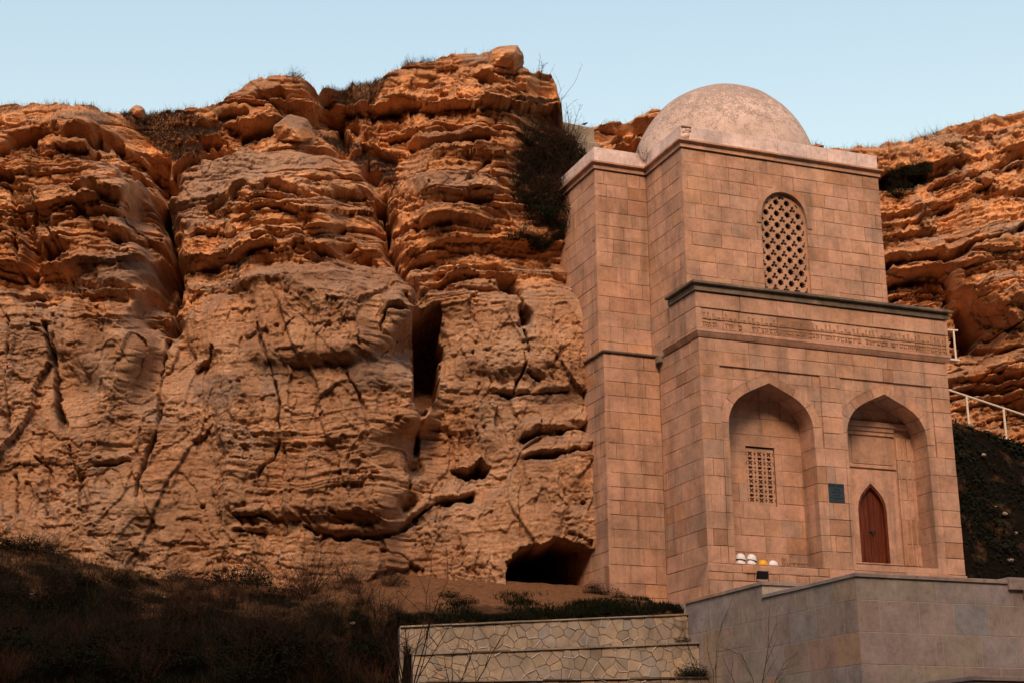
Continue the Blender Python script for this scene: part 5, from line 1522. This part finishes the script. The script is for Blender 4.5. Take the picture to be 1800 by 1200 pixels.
# undergrowth mass
roots = []
for kx in range(26000):
    px, py = rg.uniform(-30, 720), rg.uniform(930, 1230)
    lim_ = np.interp(px, [0, 200, 350, 560, 700], [905, 965, 1010, 1010, 1080])
    if py < lim_ + abs(rg.gauss(0, 45)): continue
    roots.append((px, py))
uv = np.array(roots); dd_ = np.array([ray(a, b) for a, b in uv]); tt = np.linspace(30, 52, 240)
hitP = np.full((len(uv), 3), np.nan)
for t in tt:
    q = CP + dd_*t; below = (q[:, 2] < ground_z(q[:, 0], q[:, 1])) & np.isnan(hitP[:, 0]); hitP[below] = q[below]
hitP = hitP[~np.isnan(hitP[:, 0])]; hitP[:, 2] = ground_z(hitP[:, 0], hitP[:, 1])
gs = link('undergrowth', blades('undergrowth', hitP.tolist(), .10, .38, .006, M_GRASS, 12, .6)); tag(gs, 'dark undergrowth covering the slope below the cliff', 'undergrowth', kind='stuff')
sub = hitP[::6]; gs = link('dry_undergrowth', blades('dry_undergrowth', sub.tolist(), .12, .42, .005, M_DRY, 13, .5)); tag(gs, 'dry brown stalks among the dark undergrowth on the slope', 'undergrowth', kind='stuff')
# grass strip above the retaining wall
roots = []
for k in range(30000):
    x = rg.uniform(-8, .5); a1 = rg.random()**1.6*2.3; y = float(wall_y(x, W1Y))+.12+a1
    dn = vn(np.array([x*1.1]), np.array([y*1.5]), 21)[0]*.9 + .75 - a1*.55 - (.35 if x < -6.3 else 0) + (.25 if x > -4.5 else 0)
    if rg.random() > dn*1.4: continue
    roots.append((x, y))
ar = np.array(roots); zz = ground_z(ar[:, 0], ar[:, 1])
gs = link('grass_strip', blades('grass_strip', np.column_stack([ar, zz-.01]).tolist(), .05, .2, .010, M_GRASS, 14, .5)); tag(gs, 'dark green grass strip on the earth above the retaining walls', 'grass', kind='stuff')
for px, py, s in ((1050, 1035, .45), (1068, 1045, .5), (1040, 1042, .35), (1090, 1050, .35), (790, 1050, .4), (820, 1062, .45)):
    plant(ground_at(px, py), s, [LEA[rp.randrange(3)], TUF[rp.randrange(3)]], 'dark green weed clump on the bare earth near the cave mouth', 'weeds', 'weed clumps near the cave mouth', 'weed_clump')
p = Vector((XT-.35, -1.05, -2.98)); plant(p, .6, [TUF[0], TUF[1], LEA[0]], 'dark weed clump in the corner where the retaining wall meets the terrace', 'weeds', None, 'weed_clump')
p = Vector((XT-.3, -.52, -2.10)); plant(p, .3, [TUF[2], LEA[1]], 'tiny weed clump on the retaining wall step beside the terrace', 'weeds', None, 'weed_clump')
# bare stems before the walls
for px, py, h, sd, n_, lb in ((715, 1215, 2.6, 21, 9, 'tall bare branching shrub rising before the retaining walls'), (1250, 1240, 2.1, 22, 4, 'thin bare stems standing before the terrace wall'), (1330, 1250, 1.6, 23, 4, 'few short bare stems before the terrace wall corner'), (800, 1250, 1.9, 24, 4, 'bare twiggy shoots before the lowest retaining wall')):
    yy = -3.2 if px < 900 else -8.6 if px > 1300 else -5.
    q = aty(px, py, yy); me = shrub_mesh('branches', 500+sd, n_, h, .55, 1, .019 if px < 900 else .012, M_TWIG, .22)
    plant(Vector(q), 1, [me], lb, 'shrub', None, 'shrub', 0.)
# ivy and dead growth on the bank at the right
V, F = [], []
r = random.Random(6)
for k in range(26000):
    i = r.randrange(0, int(110*.66)); j = r.randrange(8, 150)
    if vn(np.array([BX[i, j]*.9]), np.array([BT[i, j]*6]), 33)[0] > .35 and r.random() < .8: continue
    c = Vector(BP[i, j]) + Vector((r.uniform(-.08, .08), -r.uniform(0, .16), r.uniform(-.06, .08)))
    d1_ = Vector((r.gauss(0, 1), r.gauss(-.4, .6), r.gauss(-.3, .8))).normalized(); d2_ = d1_.orthogonal(); s = r.uniform(.05, .14); b = len(V)
    V += [c, c+d1_*s*.5+d2_*s*.3, c+d1_*s, c+d1_*s*.5-d2_*s*.3]; F.append((b, b+1, b+2, b+3))
gs = link('ivy', mesh_from('ivy', V, F, M_LEAF)); tag(gs, 'blackish ivy covering the bank right of the mausoleum', 'ivy', kind='stuff')
# loose stones
mt_st = [(120, 1020), (55, 1045), (290, 1050), (590, 1010), (700, 1010), (620, 1100), (470, 1165), (360, 1035), (500, 1000)]
for k, (px, py) in enumerate(mt_st):
    g_ = ground_at(px, py); s = rp.uniform(.025, .055)
    boulder(0, 0, s*1.3, s, s*.8, 'pale loose stone lying on the slope at the cliff foot', 200+k, cat='stone', group='loose stones on the slope', loc=g_+Vector((0, 0, s*.3)), crust=.1).name = 'loose_stone'
for k, (px, py) in enumerate(((1705, 745), (1712, 830), (1745, 890), (1780, 940), (1760, 905), (1725, 800), (1690, 755), (1770, 985), (1790, 870))):
    d = (BU-px)**2+(BV-py)**2; i, j = np.unravel_index(np.argmin(d), d.shape); s = rp.uniform(.03, .08)
    boulder(0, 0, s*1.4, s, s*.8, 'pale loose stone caught on the dark ivy bank', 230+k, cat='stone', group='loose stones on the bank', loc=Vector(BP[i, j])+Vector((0, -.12, 0)), crust=.1).name = 'loose_stone'
